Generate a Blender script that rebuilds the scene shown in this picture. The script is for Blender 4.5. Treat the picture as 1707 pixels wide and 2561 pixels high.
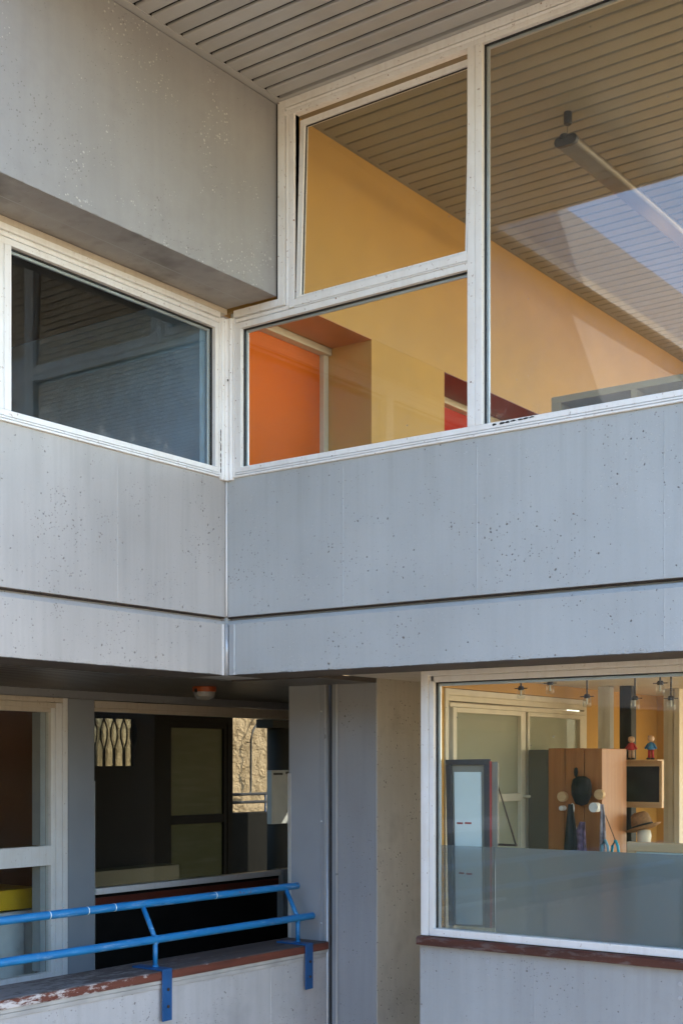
import bpy, bmesh, math, random
from mathutils import Vector, noise
R = math.radians
random.seed(7)
for o in list(bpy.data.objects): bpy.data.objects.remove(o)
S = bpy.context.scene
COL = S.collection

# ------------------------------------------------------------------ camera
CAM = (5.97345, -6.77743, 2.0)
cd = bpy.data.cameras.new('camera'); cam = bpy.data.objects.new('camera', cd); COL.objects.link(cam)
cd.sensor_fit = 'HORIZONTAL'; cd.sensor_width = 36.0; cd.lens = 36.0 * 3298.0 / 1707.0
cd.shift_y = 631.5 / 1707.0; cd.clip_end = 2000.0; cd.clip_start = 0.05
cam.location = CAM; cam.rotation_euler = (R(90), 0, R(36.41))
S.camera = cam
# ------------------------------------------------------------------ sky and sun (sun behind the right wing)
SUN_EL, SUN_AZ = 36.0, 48.0          # azimuth from +Y towards +X
W = bpy.data.worlds.new('World'); S.world = W; W.use_nodes = True
wn = W.node_tree.nodes; wl = W.node_tree.links
sky = wn.new('ShaderNodeTexSky'); sky.sky_type = 'NISHITA'; sky.sun_disc = False
sky.sun_elevation = R(SUN_EL); sky.sun_rotation = R(SUN_AZ); sky.air_density = 1.2; sky.dust_density = 0.6; sky.ozone_density = 3.0
wl.new(sky.outputs[0], wn['Background'].inputs[0]); wn['Background'].inputs[1].default_value = 0.15
sd = bpy.data.lights.new('sun', 'SUN'); sd.energy = 3.0; sd.angle = R(0.53); sd.color = (1.0, 0.93, 0.82)
so = bpy.data.objects.new('sun', sd); COL.objects.link(so)
sv = Vector((math.cos(R(SUN_EL)) * math.sin(R(SUN_AZ)), math.cos(R(SUN_EL)) * math.cos(R(SUN_AZ)), math.sin(R(SUN_EL))))
so.rotation_euler = sv.to_track_quat('Z', 'Y').to_euler(); so.location = (0, 30, 40)
vs = S.view_settings; vs.view_transform = 'Standard'; vs.look = 'None'; vs.gamma = 1.0; vs.exposure = 2.45
vs.use_curve_mapping = False
try:
    S.cycles.max_bounces = 7; S.cycles.diffuse_bounces = 4; S.cycles.glossy_bounces = 3
    S.cycles.transparent_max_bounces = 16; S.cycles.transmission_bounces = 6
    S.cycles.caustics_reflective = False; S.cycles.caustics_refractive = False
    S.cycles.sample_clamp_indirect = 6.0
    S.cycles.use_denoising = True; S.cycles.use_adaptive_sampling = True; S.cycles.adaptive_threshold = 0.02
except Exception: pass

# ------------------------------------------------------------------ materials
class N:
    def __init__(s, name):
        s.m = bpy.data.materials.new(name); s.m.use_nodes = True
        s.t = s.m.node_tree; s.t.nodes.clear()
        s.out = s.t.nodes.new('ShaderNodeOutputMaterial')
        s._co = None
    def n(s, typ, ins=None, **kw):
        d = s.t.nodes.new('ShaderNode' + typ)
        for k, v in kw.items(): setattr(d, k, v)
        for k, v in (ins or {}).items(): s.put(d.inputs[k], v)
        return d
    def put(s, sock, v):
        if isinstance(v, bpy.types.NodeSocket): s.t.links.new(v, sock)
        elif isinstance(v, bpy.types.Node): s.t.links.new(v.outputs[0], sock)
        else:
            if sock.type == 'RGBA' and len(v) == 3: v = (*v, 1)
            sock.default_value = v
    @property
    def co(s):
        if s._co is None: s._co = s.n('TexCoord').outputs['Object']
        return s._co
    def math(s, op, a, b=0.0, clamp=False): return s.n('Math', {0: a, 1: b}, operation=op, use_clamp=clamp).outputs[0]
    def mapr(s, v, a, b, c=0.0, d=1.0, smooth=False):
        return s.n('MapRange', {0: v, 1: a, 2: b, 3: c, 4: d}, interpolation_type='SMOOTHSTEP' if smooth else 'LINEAR').outputs[0]
    def scale(s, v): return s.n('Mapping', {'Vector': s.co, 'Scale': v}).outputs[0]
    def noise(s, sc, det=3.0, vec=None, rough=0.55, dist=0.0):
        return s.n('TexNoise', {'Vector': vec or s.co, 'Scale': sc, 'Detail': det, 'Roughness': rough, 'Distortion': dist}).outputs[0]
    def mix(s, f, a, b): 
        d = s.n('Mix', data_type='RGBA'); s.put(d.inputs[0], f); s.put(d.inputs[6], a); s.put(d.inputs[7], b); return d.outputs[2]
    def xyz(s): return s.n('SeparateXYZ', {0: s.co}).outputs
    def bsdf(s, col, rough=0.5, metal=0.0, bump=None, bstr=0.3, bdist=0.01, spec=0.5, **kw):
        d = s.n('BsdfPrincipled', {'Base Color': col, 'Roughness': rough, 'Metallic': metal, 'Specular IOR Level': spec})
        if bump is not None:
            b = s.n('Bump', {'Strength': bstr, 'Distance': bdist, 'Height': bump}); s.t.links.new(b.outputs[0], d.inputs['Normal'])
        s.t.links.new(d.outputs[0], s.out.inputs[0]); return d

def plain(name, col, rough=0.5, metal=0.0, var=0.08, nsc=6.0, bump=0.08, spec=0.5, stretch=None, rnd=0.0):
    g = N(name); v = g.scale(stretch) if stretch else None
    n = g.noise(nsc, 2.0, v)
    c = g.mix(g.mapr(n, 0.3, 0.7), tuple(x * (1 - var) for x in col), tuple(min(1, x * (1 + var)) for x in col))
    if rnd: c = g.n('HueSaturation', {'Color': c, 'Value': g.mapr(g.n('ObjectInfo').outputs['Random'], 0, 1, 1 - rnd, 1 + rnd)}).outputs[0]
    f = g.noise(nsc * 14, 1.0, v) if bump >= 0.1 else None
    g.bsdf(c, g.mapr(n, 0.3, 0.7, rough * 0.9, min(1, rough * 1.1)), metal, f, bump, 0.004, spec)
    return g.m

def concrete(name, col, pits=1.0, speck=0.0, rough=0.42, pitc=(0.10, 0.08, 0.07), edge=None, streak=1.0, soil=0.0, seed=0.0, drip=None):
    g = N(name)
    off = g.n('Mapping', {'Vector': g.co, 'Location': (seed, seed * 1.7, seed * 0.6)}).outputs[0]
    warp = g.noise(9.0, 1.0, off)
    wv = g.n('VectorMath', {0: off, 1: g.n('VectorMath', {0: g.n('TexNoise', {'Vector': off, 'Scale': 22.0, 'Detail': 0.0}).outputs[1], 1: (0.02, 0.02, 0.02)}, operation='MULTIPLY').outputs[0]}, operation='ADD').outputs[0]
    big = g.noise(1.1, 2.0, off)
    clus = g.noise(2.6, 1.0, off)
    def layer(sc, lo, rmax, cl, ch):
        v = g.n('TexVoronoi', {'Vector': wv, 'Scale': sc})
        r = g.n('SeparateColor', {0: v.outputs['Color']}).outputs[0]
        dens = g.mapr(clus, cl, ch)
        rad = g.math('MULTIPLY', g.mapr(r, lo, 1.0, 0.0, rmax), dens)
        return g.math('MULTIPLY', g.mapr(g.math('SUBTRACT', rad, v.outputs['Distance']), -0.02, 0.07), g.math('GREATER_THAN', rad, 0.02))
    p1 = layer(26.0, 0.30, 0.215, 0.10, 0.60)
    p2 = layer(58.0, 0.35, 0.34, 0.22, 0.68)
    pit = g.math('MULTIPLY', g.math('MAXIMUM', p1, g.math('MULTIPLY', p2, 0.8)), pits, clamp=True)
    st = g.noise(3.0, 2.0, g.n('Mapping', {'Vector': off, 'Scale': (6.0, 6.0, 0.35)}).outputs[0])
    fine = g.noise(60.0, 1.0, off)
    c0 = g.mix(g.mapr(big, 0.32, 0.68), tuple(x * 0.90 for x in col), tuple(x * 1.06 for x in col))
    c1 = g.mix(g.math('MULTIPLY', g.mapr(st, 0.42, 0.72), 0.16 * streak), c0, tuple(x * 0.62 for x in col))
    c1 = g.mix(g.math('MULTIPLY', g.mapr(fine, 0.45, 0.75), 0.08), c1, tuple(x * 0.7 for x in col))
    if drip:
        dz = g.xyz()[2]; dn = g.noise(2.0, 3.0, g.n('Mapping', {'Vector': off, 'Scale': (5.0, 5.0, 0.15)}).outputs[0], 0.6)
        dm = g.math('MULTIPLY', g.mapr(dn, 0.50, 0.68), g.mapr(dz, drip - 0.75, drip, 0.0, 1.0))
        c1 = g.mix(g.math('MULTIPLY', dm, 0.15), c1, (0.16, 0.145, 0.13))
    if soil:
        sn = g.noise(2.2, 3.0, off, 0.7)
        c1 = g.mix(g.math('MULTIPLY', g.mapr(sn, 0.5, 0.72), soil), c1, (0.09, 0.075, 0.065))
    h = g.math('ADD', g.math('MULTIPLY', big, 0.55), g.math('MULTIPLY', warp, 0.25))
    h = g.math('ADD', h, g.math('MULTIPLY', fine, 0.07))
    c2 = g.mix(g.math('MULTIPLY', pit, 0.75), c1, pitc)
    h = g.math('SUBTRACT', h, g.math('MULTIPLY', pit, 0.55))
    if speck:
        a = g.n('TexVoronoi', {'Vector': wv, 'Scale': 62.0})
        ra = g.n('SeparateColor', {0: a.outputs['Color']}).outputs[1]
        cl2 = g.noise(2.1, 4.0, g.n('Mapping', {'Vector': off, 'Location': (3, 1, 7), 'Scale': (1, 1.0, 0.75)}).outputs[0], 0.65)
        rr = g.math('MULTIPLY', g.mapr(ra, 0.5, 1.0, 0.0, 0.5), g.mapr(cl2, 0.475, 0.62))
        sp = g.math('MULTIPLY', g.mapr(g.math('SUBTRACT', rr, a.outputs['Distance']), 0.0, 0.1), speck)
        c2 = g.mix(sp, c2, (0.62, 0.61, 0.59)); h = g.math('ADD', h, g.math('MULTIPLY', sp, 0.9))
    if edge is not None:                                   # honeycombed strip along the lower arris
        z = g.xyz()[2]
        em = g.math('MULTIPLY', g.mapr(z, edge, edge + 0.07, 1.0, 0.0), g.mapr(g.noise(3.0, 3.0, off), 0.40, 0.60))
        rn = g.noise(55.0, 4.0, off, 0.7)
        h = g.math('ADD', h, g.math('MULTIPLY', g.math('MULTIPLY', em, g.math('SUBTRACT', rn, 0.5)), 2.2))
        c2 = g.mix(g.math('MULTIPLY', em, g.mapr(rn, 0.57, 0.66)), c2, (0.09, 0.08, 0.075))
        c2 = g.mix(g.math('MULTIPLY', em, g.mapr(rn, 0.40, 0.33)), c2, (0.70, 0.70, 0.70))
    g.bsdf(c2, g.mapr(warp, 0.3, 0.7, rough - 0.07, rough + 0.1), 0.0, h, 0.55, 0.012, 0.5)
    return g.m

def enamel(name, col=(0.85, 0.845, 0.83), rust=0.55, zr=None, dirt=0.18):
    """white gloss paint on steel frames; rust bleeding from the joints; zr=(z0,z1): strip where rust gathers"""
    g = N(name)
    n1 = g.noise(7.0, 2.0); n2 = g.noise(38.0, 2.0, None, 0.7); st = g.noise(2.5, 2.0, g.scale((14, 14, 1.0)))
    c = g.mix(g.math('MULTIPLY', g.mapr(n1, 0.35, 0.7), dirt), col, (0.60, 0.52, 0.42))
    c = g.mix(g.math('MULTIPLY', g.mapr(st, 0.5, 0.75), dirt * 0.8), c, (0.45, 0.38, 0.30))
    sp = g.n('TexVoronoi', {'Vector': g.co, 'Scale': 32.0}); rs = g.n('SeparateColor', {0: sp.outputs['Color']}).outputs[0]
    dots = g.mapr(g.math('SUBTRACT', g.mapr(rs, 0.80, 1.0, 0.0, 0.22), sp.outputs['Distance']), 0.0, 0.06)
    rm = g.math('MULTIPLY', g.mapr(n2, 0.66, 0.74), rust, clamp=True)
    rm = g.math('MAXIMUM', rm, g.math('MULTIPLY', dots, min(1, rust * 1.8)))
    if zr:
        z = g.xyz()[2]
        nz = g.noise(16.0, 3.0, g.scale((1.6, 1.6, 0.3)), 0.7)
        e = g.math('ADD', g.mapr(z, zr[0], zr[1]), g.math('MULTIPLY', g.math('SUBTRACT', nz, 0.5), 1.5))
        rm = g.math('MAXIMUM', rm, g.mapr(e, 0.90, 1.15))
    rc = g.mix(n1, (0.16, 0.05, 0.02), (0.30, 0.16, 0.09))
    c = g.mix(rm, c, rc)
    g.bsdf(c, g.mapr(rm, 0, 1, 0.32, 0.75), 0.0, n1, 0.18, 0.004)
    return g.m

def glass(name, ior=1.5, gain=1.2, tint=(0.93, 0.95, 0.94), dust_haze=0.02, rough=0.0, smear=None):
    g = N(name)
    ge = g.n('NewGeometry')
    c = g.math('ABSOLUTE', g.n('VectorMath', {0: ge.outputs['Incoming'], 1: ge.outputs['Normal']}, operation='DOT_PRODUCT').outputs['Value'])
    k0 = ((ior - 1) / (ior + 1)) ** 2
    fr = g.math('ADD', g.math('MULTIPLY', g.math('POWER', g.math('SUBTRACT', 1.0, c), 5.0), 1 - k0), k0)
    f = g.math('MULTIPLY', fr, gain * 0.5, clamp=True)
    tr = g.n('BsdfTransparent', {'Color': tint}); wob = g.noise(1.3, 2.0)
    bp = g.n('Bump', {'Strength': 0.02, 'Distance': 0.02, 'Height': wob})
    gl = g.n('BsdfGlossy', {'Color': (0.95, 0.97, 1.0), 'Roughness': rough, 'Normal': bp.outputs[0]})
    m1 = g.n('MixShader', {0: f, 1: tr.outputs[0], 2: gl.outputs[0]})
    df = g.n('BsdfDiffuse', {'Color': (0.55, 0.55, 0.54)})
    dn = g.math('MULTIPLY', g.mapr(g.noise(2.0, 5.0, None, 0.7), 0.35, 0.75), dust_haze)
    sp = g.n('TexVoronoi', {'Vector': g.co, 'Scale': 13.0}); rs = g.n('SeparateColor', {0: sp.outputs['Color']}).outputs[0]
    dots = g.mapr(g.math('SUBTRACT', g.mapr(rs, 0.6, 1.0, 0.0, 0.075), sp.outputs['Distance']), 0.0, 0.03)
    dn = g.math('MAXIMUM', dn, g.math('MULTIPLY', dots, 0.55))
    if smear:
        z = g.xyz()[2]; nn = g.noise(14.0, 6.0, None, 0.75); lo = g.noise(2.4, 2.0)
        e = g.math('MULTIPLY', g.mapr(z, smear, smear + 0.13, 1.0, 0.0), g.mapr(lo, 0.42, 0.6))
        dn = g.math('MAXIMUM', dn, g.math('MULTIPLY', e, g.mapr(nn, 0.45, 0.75, 0.0, 0.28)))
    m2 = g.n('MixShader', {0: dn, 1: m1.outputs[0], 2: df.outputs[0]})
    g.t.links.new(m2.outputs[0], g.out.inputs[0])
    return g.m

def film(name, col, clear=0.35, streaks=0.2):
    g = N(name)
    st = g.noise(1.6, 4.0, g.n('Mapping', {'Vector': g.co, 'Rotation': (0, R(12), 0), 'Scale': (0.7, 1, 9.0)}).outputs[0])
    c = g.mix(g.math('MULTIPLY', g.mapr(st, 0.5, 0.75), streaks), col, (0.75, 0.80, 0.85))
    df = g.n('BsdfDiffuse', {'Color': c}); tl = g.n('BsdfTranslucent', {'Color': c})
    m0 = g.n('MixShader', {0: 0.5, 1: df.outputs[0], 2: tl.outputs[0]})
    m1 = g.n('MixShader', {0: clear, 1: m0.outputs[0], 2: g.n('BsdfTransparent').outputs[0]})
    g.t.links.new(m1.outputs[0], g.out.inputs[0]); return g.m

def wood(name, a, b, axis=1, flake=0.0, flakec=(0.62, 0.58, 0.56), rough=0.6, yfl=None, grain=1.0):
    g = N(name); sc = [22.0, 22.0, 22.0]; sc[axis] = 1.2
    n = g.noise(1.0 * grain, 5.0, g.scale(tuple(sc)), 0.6, 0.4)
    c = g.mix(g.mapr(n, 0.3, 0.7), a, b); h = n
    if flake:
        fs = [9.0, 9.0, 9.0]; fs[axis] = 2.2
        fn = g.noise(3.2, 7.0, g.scale(tuple(fs)), 0.72)
        if yfl:
            yy = g.xyz()[axis]; fn = g.math('ADD', fn, g.mapr(yy, yfl[0], yfl[1], 0.11, -0.12))
        fm = g.math('MULTIPLY', g.mapr(fn, 0.52, 0.60), flake); c = g.mix(fm, c, flakec); h = g.math('ADD', n, fm)
    g.bsdf(c, rough, 0, h, 0.5, 0.004); return g.m

def stucco(name, col):
    g = N(name); n = g.noise(7.5, 6.0, None, 0.62, 0.7); n2 = g.noise(1.5, 3.0)
    c = g.mix(g.mapr(n2, 0.3, 0.7), tuple(x * 0.85 for x in col), col)
    g.bsdf(c, 0.9, 0, g.math('ADD', n, g.math('MULTIPLY', g.noise(26.0, 4.0), 0.3)), 1.0, 0.16, 0.2); return g.m

def railpaint():
    g = N('blue_rail_paint'); n = g.noise(5.0, 4.0); s = g.noise(4.0, 6.0, g.scale((6, 1.2, 9)), 0.75)
    c = g.mix(g.mapr(n, 0.3, 0.7), (0.008, 0.135, 0.34), (0.014, 0.185, 0.43))
    c = g.mix(g.math('MULTIPLY', g.mapr(s, 0.56, 0.68), 0.6), c, (0.34, 0.46, 0.58))
    ch = g.noise(30.0, 3.0, None, 0.7); lo = g.noise(3.0, 2.0)
    rm = g.math('MULTIPLY', g.mapr(ch, 0.60, 0.66), g.mapr(lo, 0.50, 0.62))
    c = g.mix(rm, c, (0.16, 0.075, 0.04))
    g.bsdf(c, g.mapr(rm, 0, 1, 0.38, 0.8), 0, g.math('ADD', s, n), 0.35, 0.004); return g.m

GR = (0.425, 0.445, 0.45)
M = dict(
    wall_r=concrete('grey_painted_concrete', GR, 1.0, speck=0.22, edge=2.60, streak=0.7, drip=3.944),  # pale specks here are painted glints on the concrete lumps
    wall_l=concrete('grey_painted_concrete_streaked', (0.465, 0.445, 0.425), 0.75, edge=2.585, streak=1.4, seed=4.3, drip=3.944),
    beam=concrete('grey_painted_concrete_speckled', (0.335, 0.335, 0.335), 0.8, speck=0.8, streak=0.8, soil=0.16, seed=9.1, rough=0.36),
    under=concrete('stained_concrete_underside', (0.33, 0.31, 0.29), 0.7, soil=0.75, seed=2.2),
    under_shade=plain('shade_dark_concrete', (0.10, 0.093, 0.088), 0.8, 0, 0.25, 3.0, spec=0.2),  # shade under the parapets, put into the colour
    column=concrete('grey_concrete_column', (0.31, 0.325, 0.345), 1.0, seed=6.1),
    side=concrete('bounce_lit_concrete', (0.60, 0.565, 0.51), 1.3, soil=0.25, seed=21.0),  # warm bounced light is put into this lighter concrete colour
    low=concrete('grey_concrete_low_wall', (0.375, 0.39, 0.40), 0.9, seed=12.7, soil=0.1, drip=0.823),
    balcony=concrete('grey_balcony_concrete', (0.47, 0.46, 0.46), 0.85, soil=0.22, seed=15.3, rough=0.5, drip=0.60),
    panel=plain('grey_sheet_metal_paint', (0.29, 0.315, 0.345), 0.38, 0.0, 0.04, 3.0, 0.04),
    trim=plain('grey_joint_cover_metal', (0.46, 0.48, 0.50), 0.30, 0.35, 0.05, 5.0, 0.03),
    slat=plain('beige_grey_aluminium_slat', (0.405, 0.405, 0.40), 0.36, 0.0, 0.09, 2.0, 0.03, rnd=0.07),
    slat_in=plain('beige_ceiling_slat', (0.27, 0.243, 0.185), 0.45, 0.0, 0.07, 2.0, 0.03, rnd=0.06),
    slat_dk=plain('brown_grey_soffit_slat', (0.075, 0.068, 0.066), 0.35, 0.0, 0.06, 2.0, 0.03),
    void=plain('black_ceiling_void', (0.012, 0.012, 0.012), 0.9),
    frame=enamel('white_frame_enamel'),
    frame_b=enamel('white_frame_enamel_rusty', zr=(3.992, 4.020), rust=0.5),
    frame_lo=enamel('white_low_frame_enamel', (0.78, 0.78, 0.77), 0.3),
    frame_tan=enamel('cream_frame_enamel', (0.62, 0.56, 0.46), 0.35, dirt=0.4),
    gasket=plain('black_gasket', (0.012, 0.012, 0.012), 0.5),
    bead=plain('bare_aluminium_bead', (0.60, 0.62, 0.63), 0.35, 0.6, 0.05),
    glass=glass('window_glass', gain=1.2),
    glass_up=glass('streaked_window_glass', gain=2.7, dust_haze=0.05, smear=4.012),  # extra haze paints a broad pale reflection onto the pane
    glass_bay=glass('bay_window_glass', gain=0.95, dust_haze=0.012),
    glass_dirty=glass('dusty_window_glass', gain=1.9, dust_haze=0.012, smear=4.012),
    glass_dk=glass('dark_window_glass', tint=(0.62, 0.63, 0.60), dust_haze=0.01),
    yellow=plain('ochre_wall_paint', (0.56, 0.33, 0.10), 0.7, 0, 0.06, 1.5, 0.05, spec=0.15),
    orange=plain('orange_panel_paint', (0.70, 0.150, 0.008), 0.7, 0, 0.03, 2.0, 0.03, spec=0.1),
    red=plain('red_panel_paint', (0.45, 0.03, 0.010), 0.7, 0, 0.05, 2.0, 0.03, spec=0.1),
    maroon=plain('maroon_bounce_tint', (0.20, 0.05, 0.03), 0.5),  # bounce from the red panel, painted on the beam underside
    brownorange=plain('orange_brown_bounce_tint', (0.55, 0.24, 0.08), 0.5),  # bounce from the orange panel, painted on the beam underside
    floor=plain('tan_linoleum', (0.38, 0.27, 0.15), 0.5, 0, 0.1, 2.0),
    dark=plain('dark_paint_and_shade', (0.010, 0.009, 0.008), 0.7, 0, 0.2, spec=0.08),  # darkness of the unlit rooms is put into this near-black colour
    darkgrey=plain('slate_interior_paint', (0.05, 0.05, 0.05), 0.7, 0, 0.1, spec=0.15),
    brown=plain('brown_interior_paint', (0.22, 0.11, 0.06), 0.6, 0, 0.12, 1.5),
    wood_cap=wood('weathered_red_brown_cap', (0.095, 0.026, 0.015), (0.155, 0.042, 0.023), 1, 0.9, yfl=(-2.2, -0.2)),
    wood_top=wood('weathered_dark_cap_top', (0.060, 0.045, 0.042), (0.12, 0.09, 0.085), 1, 0.55, (0.33, 0.31, 0.31), yfl=(-1.7, 0.4)),
    wood_sill=wood('dark_red_brown_sill', (0.050, 0.014, 0.008), (0.105, 0.028, 0.014), 0, 0.35, (0.22, 0.19, 0.18)),
    wood_dk=wood('dark_mahogany_band', (0.08, 0.015, 0.008), (0.13, 0.028, 0.012), 1),
    pine=wood('light_pine', (0.55, 0.34, 0.17), (0.68, 0.46, 0.25), 0, rough=0.5),
    brownwood=wood('brown_board', (0.30, 0.115, 0.035), (0.40, 0.16, 0.05), 2, rough=0.45),
    rail=railpaint(),
    bracket=plain('dark_blue_bracket_paint', (0.010, 0.075, 0.22), 0.45, 0, 0.12),
    white=plain('white_paint', (0.78, 0.78, 0.76), 0.45),
    offwhite=plain('cream_paint', (0.66, 0.60, 0.47), 0.5),
    black=plain('black_plastic', (0.02, 0.02, 0.022), 0.45),
    alu=plain('brushed_lamp_aluminium', (0.30, 0.255, 0.19), 0.36, 0.45, 0.04),
    film=film('frosted_window_film', (0.27, 0.305, 0.32), 0.36, 0.0),
    film_thin=film('thin_window_film', (0.27, 0.305, 0.32), 0.66, 0.0),
    frost=film('reeded_privacy_glass', (0.62, 0.62, 0.48), 0.18, 0.1),
    curtain=film('olive_translucent_pane', (0.12, 0.115, 0.065), 0.12, 0.04),
    stucco=stucco('rough_cast_render', (0.46, 0.34, 0.21)),
    ground=plain('warm_paving', (0.24, 0.175, 0.11), 0.8, 0, 0.15, 0.6, 0.2),
    facade=plain('sunlit_beige_render', (0.68, 0.48, 0.28), 0.8, 0, 0.1, 0.8, 0.1),
    orange_pl=plain('orange_plastic', (0.28, 0.055, 0.008), 0.35),
    bowl=plain('milky_ribbed_glass', (0.20, 0.20, 0.19), 0.18, 0.0, 0.04),
    yellow_bar=plain('yellow_laminate', (0.70, 0.42, 0.02), 0.4),
    fridge=plain('white_appliance_enamel', (0.70, 0.71, 0.71), 0.3),
    slate=plain('blackboard_slate', (0.025, 0.028, 0.034), 0.5, 0, 0.3, 8.0),
    paper=plain('pale_blue_white_paper', (0.66, 0.76, 0.77), 0.6, 0, 0.05, 3.0),
    straw=plain('woven_straw', (0.30, 0.155, 0.065), 0.7, 0, 0.25, 60.0, 0.5),
    skin=plain('wood_peg', (0.70, 0.45, 0.28), 0.5),
    redc=plain('red_cloth', (0.55, 0.04, 0.05), 0.7), bluec=plain('blue_cloth', (0.05, 0.22, 0.45), 0.7),
    pale_teal=plain('pale_blue_ribbon', (0.20, 0.42, 0.52), 0.5), teal=plain('teal_ribbon', (0.02, 0.33, 0.45), 0.5), felt=plain('black_felt', (0.015, 0.015, 0.018), 0.9),
    purple=plain('patterned_purple_cloth', (0.16, 0.10, 0.16), 0.8, 0, 0.6, 22.0),
    flower=plain('patterned_pale_cloth', (0.40, 0.34, 0.36), 0.8, 0, 0.5, 18.0),
    grey=plain('grey_enamel', (0.40, 0.41, 0.42), 0.45),
    leather=plain('dark_brown_leather', (0.05, 0.028, 0.018), 0.5),
    redline=plain('dark_red_ink', (0.35, 0.06, 0.06), 0.7),
    olive_dk=plain('olive_grey_board', (0.11, 0.10, 0.075), 0.6), olive_md=plain('grey_olive_card', (0.24, 0.225, 0.19), 0.7), charcoal=plain('charcoal_frame', (0.065, 0.06, 0.066), 0.5),
    bookc=plain('beige_bookcase_laminate', (0.42, 0.33, 0.19), 0.6, spec=0.2), counter=plain('dim_olive_laminate', (0.10, 0.09, 0.045), 0.6),
    strip=plain('weathered_grey_strip', (0.40, 0.385, 0.365), 0.6, 0, 0.18, 5.0),
    groove_dark=plain('dark_brown_shade', (0.035, 0.024, 0.018), 0.8, 0, 0.4, 9.0),  # shadow line inside the wall groove, painted as a dark strip
    slateblue=plain('slate_blue_reflection_tint', (0.20, 0.33, 0.48), 0.7, 0, 0.1),  # blue reflection in the upper left window, put into the wall colour
    leaf=plain('dark_green_leaf', (0.022, 0.036, 0.014), 0.6, 0, 0.35, 0.8, spec=0.2),
    clear=glass('clear_lamp_glass', dust_haze=0.08, gain=1.8),
)

# ------------------------------------------------------------------ mesh helpers
class MB:
    def __init__(s): s.v = []; s.f = []
    def add(s, vs, fs):
        k = len(s.v); s.v += [tuple(v) for v in vs]; s.f += [tuple(k + i for i in f) for f in fs]; return s
    def box(s, x0, x1, y0, y1, z0, z1):
        x0, x1 = sorted((x0, x1)); y0, y1 = sorted((y0, y1)); z0, z1 = sorted((z0, z1))
        return s.add([(x0,y0,z0),(x1,y0,z0),(x1,y1,z0),(x0,y1,z0),(x0,y0,z1),(x1,y0,z1),(x1,y1,z1),(x0,y1,z1)],
                     [(0,3,2,1),(4,5,6,7),(0,1,5,4),(1,2,6,5),(2,3,7,6),(3,0,4,7)])
    def tube(s, pts, r, n=12, caps=True, r1=None):
        pts = [Vector(p) for p in pts]; m = len(pts); rings = []
        for i, p in enumerate(pts):
            d = ((pts[i + 1] - p) if i < m - 1 else (p - pts[i - 1])).normalized()
            if 0 < i < m - 1: d = ((pts[i + 1] - p).normalized() + (p - pts[i - 1]).normalized()).normalized()
            a = d.cross(Vector((0, 0, 1)) if abs(d.z) < 0.9 else Vector((1, 0, 0))).normalized(); b = d.cross(a)
            rr = r if r1 is None else r + (r1 - r) * i / (m - 1)
            rings.append([p + (a * math.cos(t) + b * math.sin(t)) * rr for t in [2 * math.pi * j / n for j in range(n)]])
        vs = [v for q in rings for v in q]; fs = []
        for i in range(m - 1):
            for j in range(n):
                fs.append((i*n + j, i*n + (j+1) % n, (i+1)*n + (j+1) % n, (i+1)*n + j))
        if caps: fs += [tuple(range(n))[::-1], tuple((m-1)*n + j for j in range(n))]
        return s.add(vs, fs)
    def lathe(s, c, prof, n=24, sx=1.0, sy=1.0, rib=0.0):
        vs = []; fs = []
        for (r, z) in prof:
            for j in range(n):
                t = 2 * math.pi * j / n; q = r * (1 + (rib if j % 2 else 0))
                vs.append((c[0] + q * sx * math.cos(t), c[1] + q * sy * math.sin(t), c[2] + z))
        for i in range(len(prof) - 1):
            for j in range(n): fs.append((i*n + j, i*n + (j+1) % n, (i+1)*n + (j+1) % n, (i+1)*n + j))
        fs += [tuple(range(n))[::-1], tuple((len(prof)-1)*n + j for j in range(n))]
        return s.add(vs, fs)
    def prism(s, poly, axis, a0, a1, steps=None, jit=None):
        """extrude a closed polygon of the two other axes along axis; jit(i, k, p) moves ring point k at station i"""
        st = steps or [a0, a1]; n = len(poly); vs = []
        for i, a in enumerate(st):
            for k, (p, q) in enumerate(poly):
                w = [0, 0, 0]; o = [j for j in (0, 1, 2) if j != axis]; w[axis] = a; w[o[0]] = p; w[o[1]] = q
                if jit: w = jit(i, k, w)
                vs.append(tuple(w))
        fs = []
        for i in range(len(st) - 1):
            for k in range(n): fs.append((i*n + k, i*n + (k+1) % n, (i+1)*n + (k+1) % n, (i+1)*n + k))
        fs += [tuple(range(n))[::-1], tuple((len(st)-1)*n + k for k in range(n))]
        return s.add(vs, fs)
    def build(s, name, mat, parent=None, bevel=0.0, smooth=False, seg=2):
        me = bpy.data.meshes.new(name); me.from_pydata(s.v, [], s.f); me.update()
        bm = bmesh.new(); bm.from_mesh(me); bmesh.ops.recalc_face_normals(bm, faces=bm.faces[:]); bm.to_mesh(me); bm.free()
        me.materials.append(M[mat] if isinstance(mat, str) else mat)
        if smooth:
            for p in me.polygons: p.use_smooth = True
        o = bpy.data.objects.new(name, me); COL.objects.link(o); attach(o, parent)
        if bevel:
            b = o.modifiers.new('bevel', 'BEVEL'); b.width = bevel; b.segments = seg; b.limit_method = 'ANGLE'; b.angle_limit = R(40)
        return o
ORG = {}
def attach(o, parent):
    o.parent = parent
    if parent is not None: o.location = -ORG.get(parent.name, Vector((0, 0, 0)))
    ORG[o.name] = Vector((0, 0, 0))
def tag(o, label, cat, group=None):
    o['label'] = label; o['category'] = cat
    if group: o['group'] = group
    return o
def thing(name, label, cat, loc, group=None):
    o = bpy.data.objects.new(name, None); COL.objects.link(o); o.location = loc; o.empty_display_size = 0.1
    ORG[o.name] = Vector(loc); return tag(o, label, cat, group)
def box(name, mat, parent, x0, x1, y0, y1, z0, z1, bevel=0.0): return MB().box(x0, x1, y0, y1, z0, z1).build(name, mat, parent, bevel)
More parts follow.
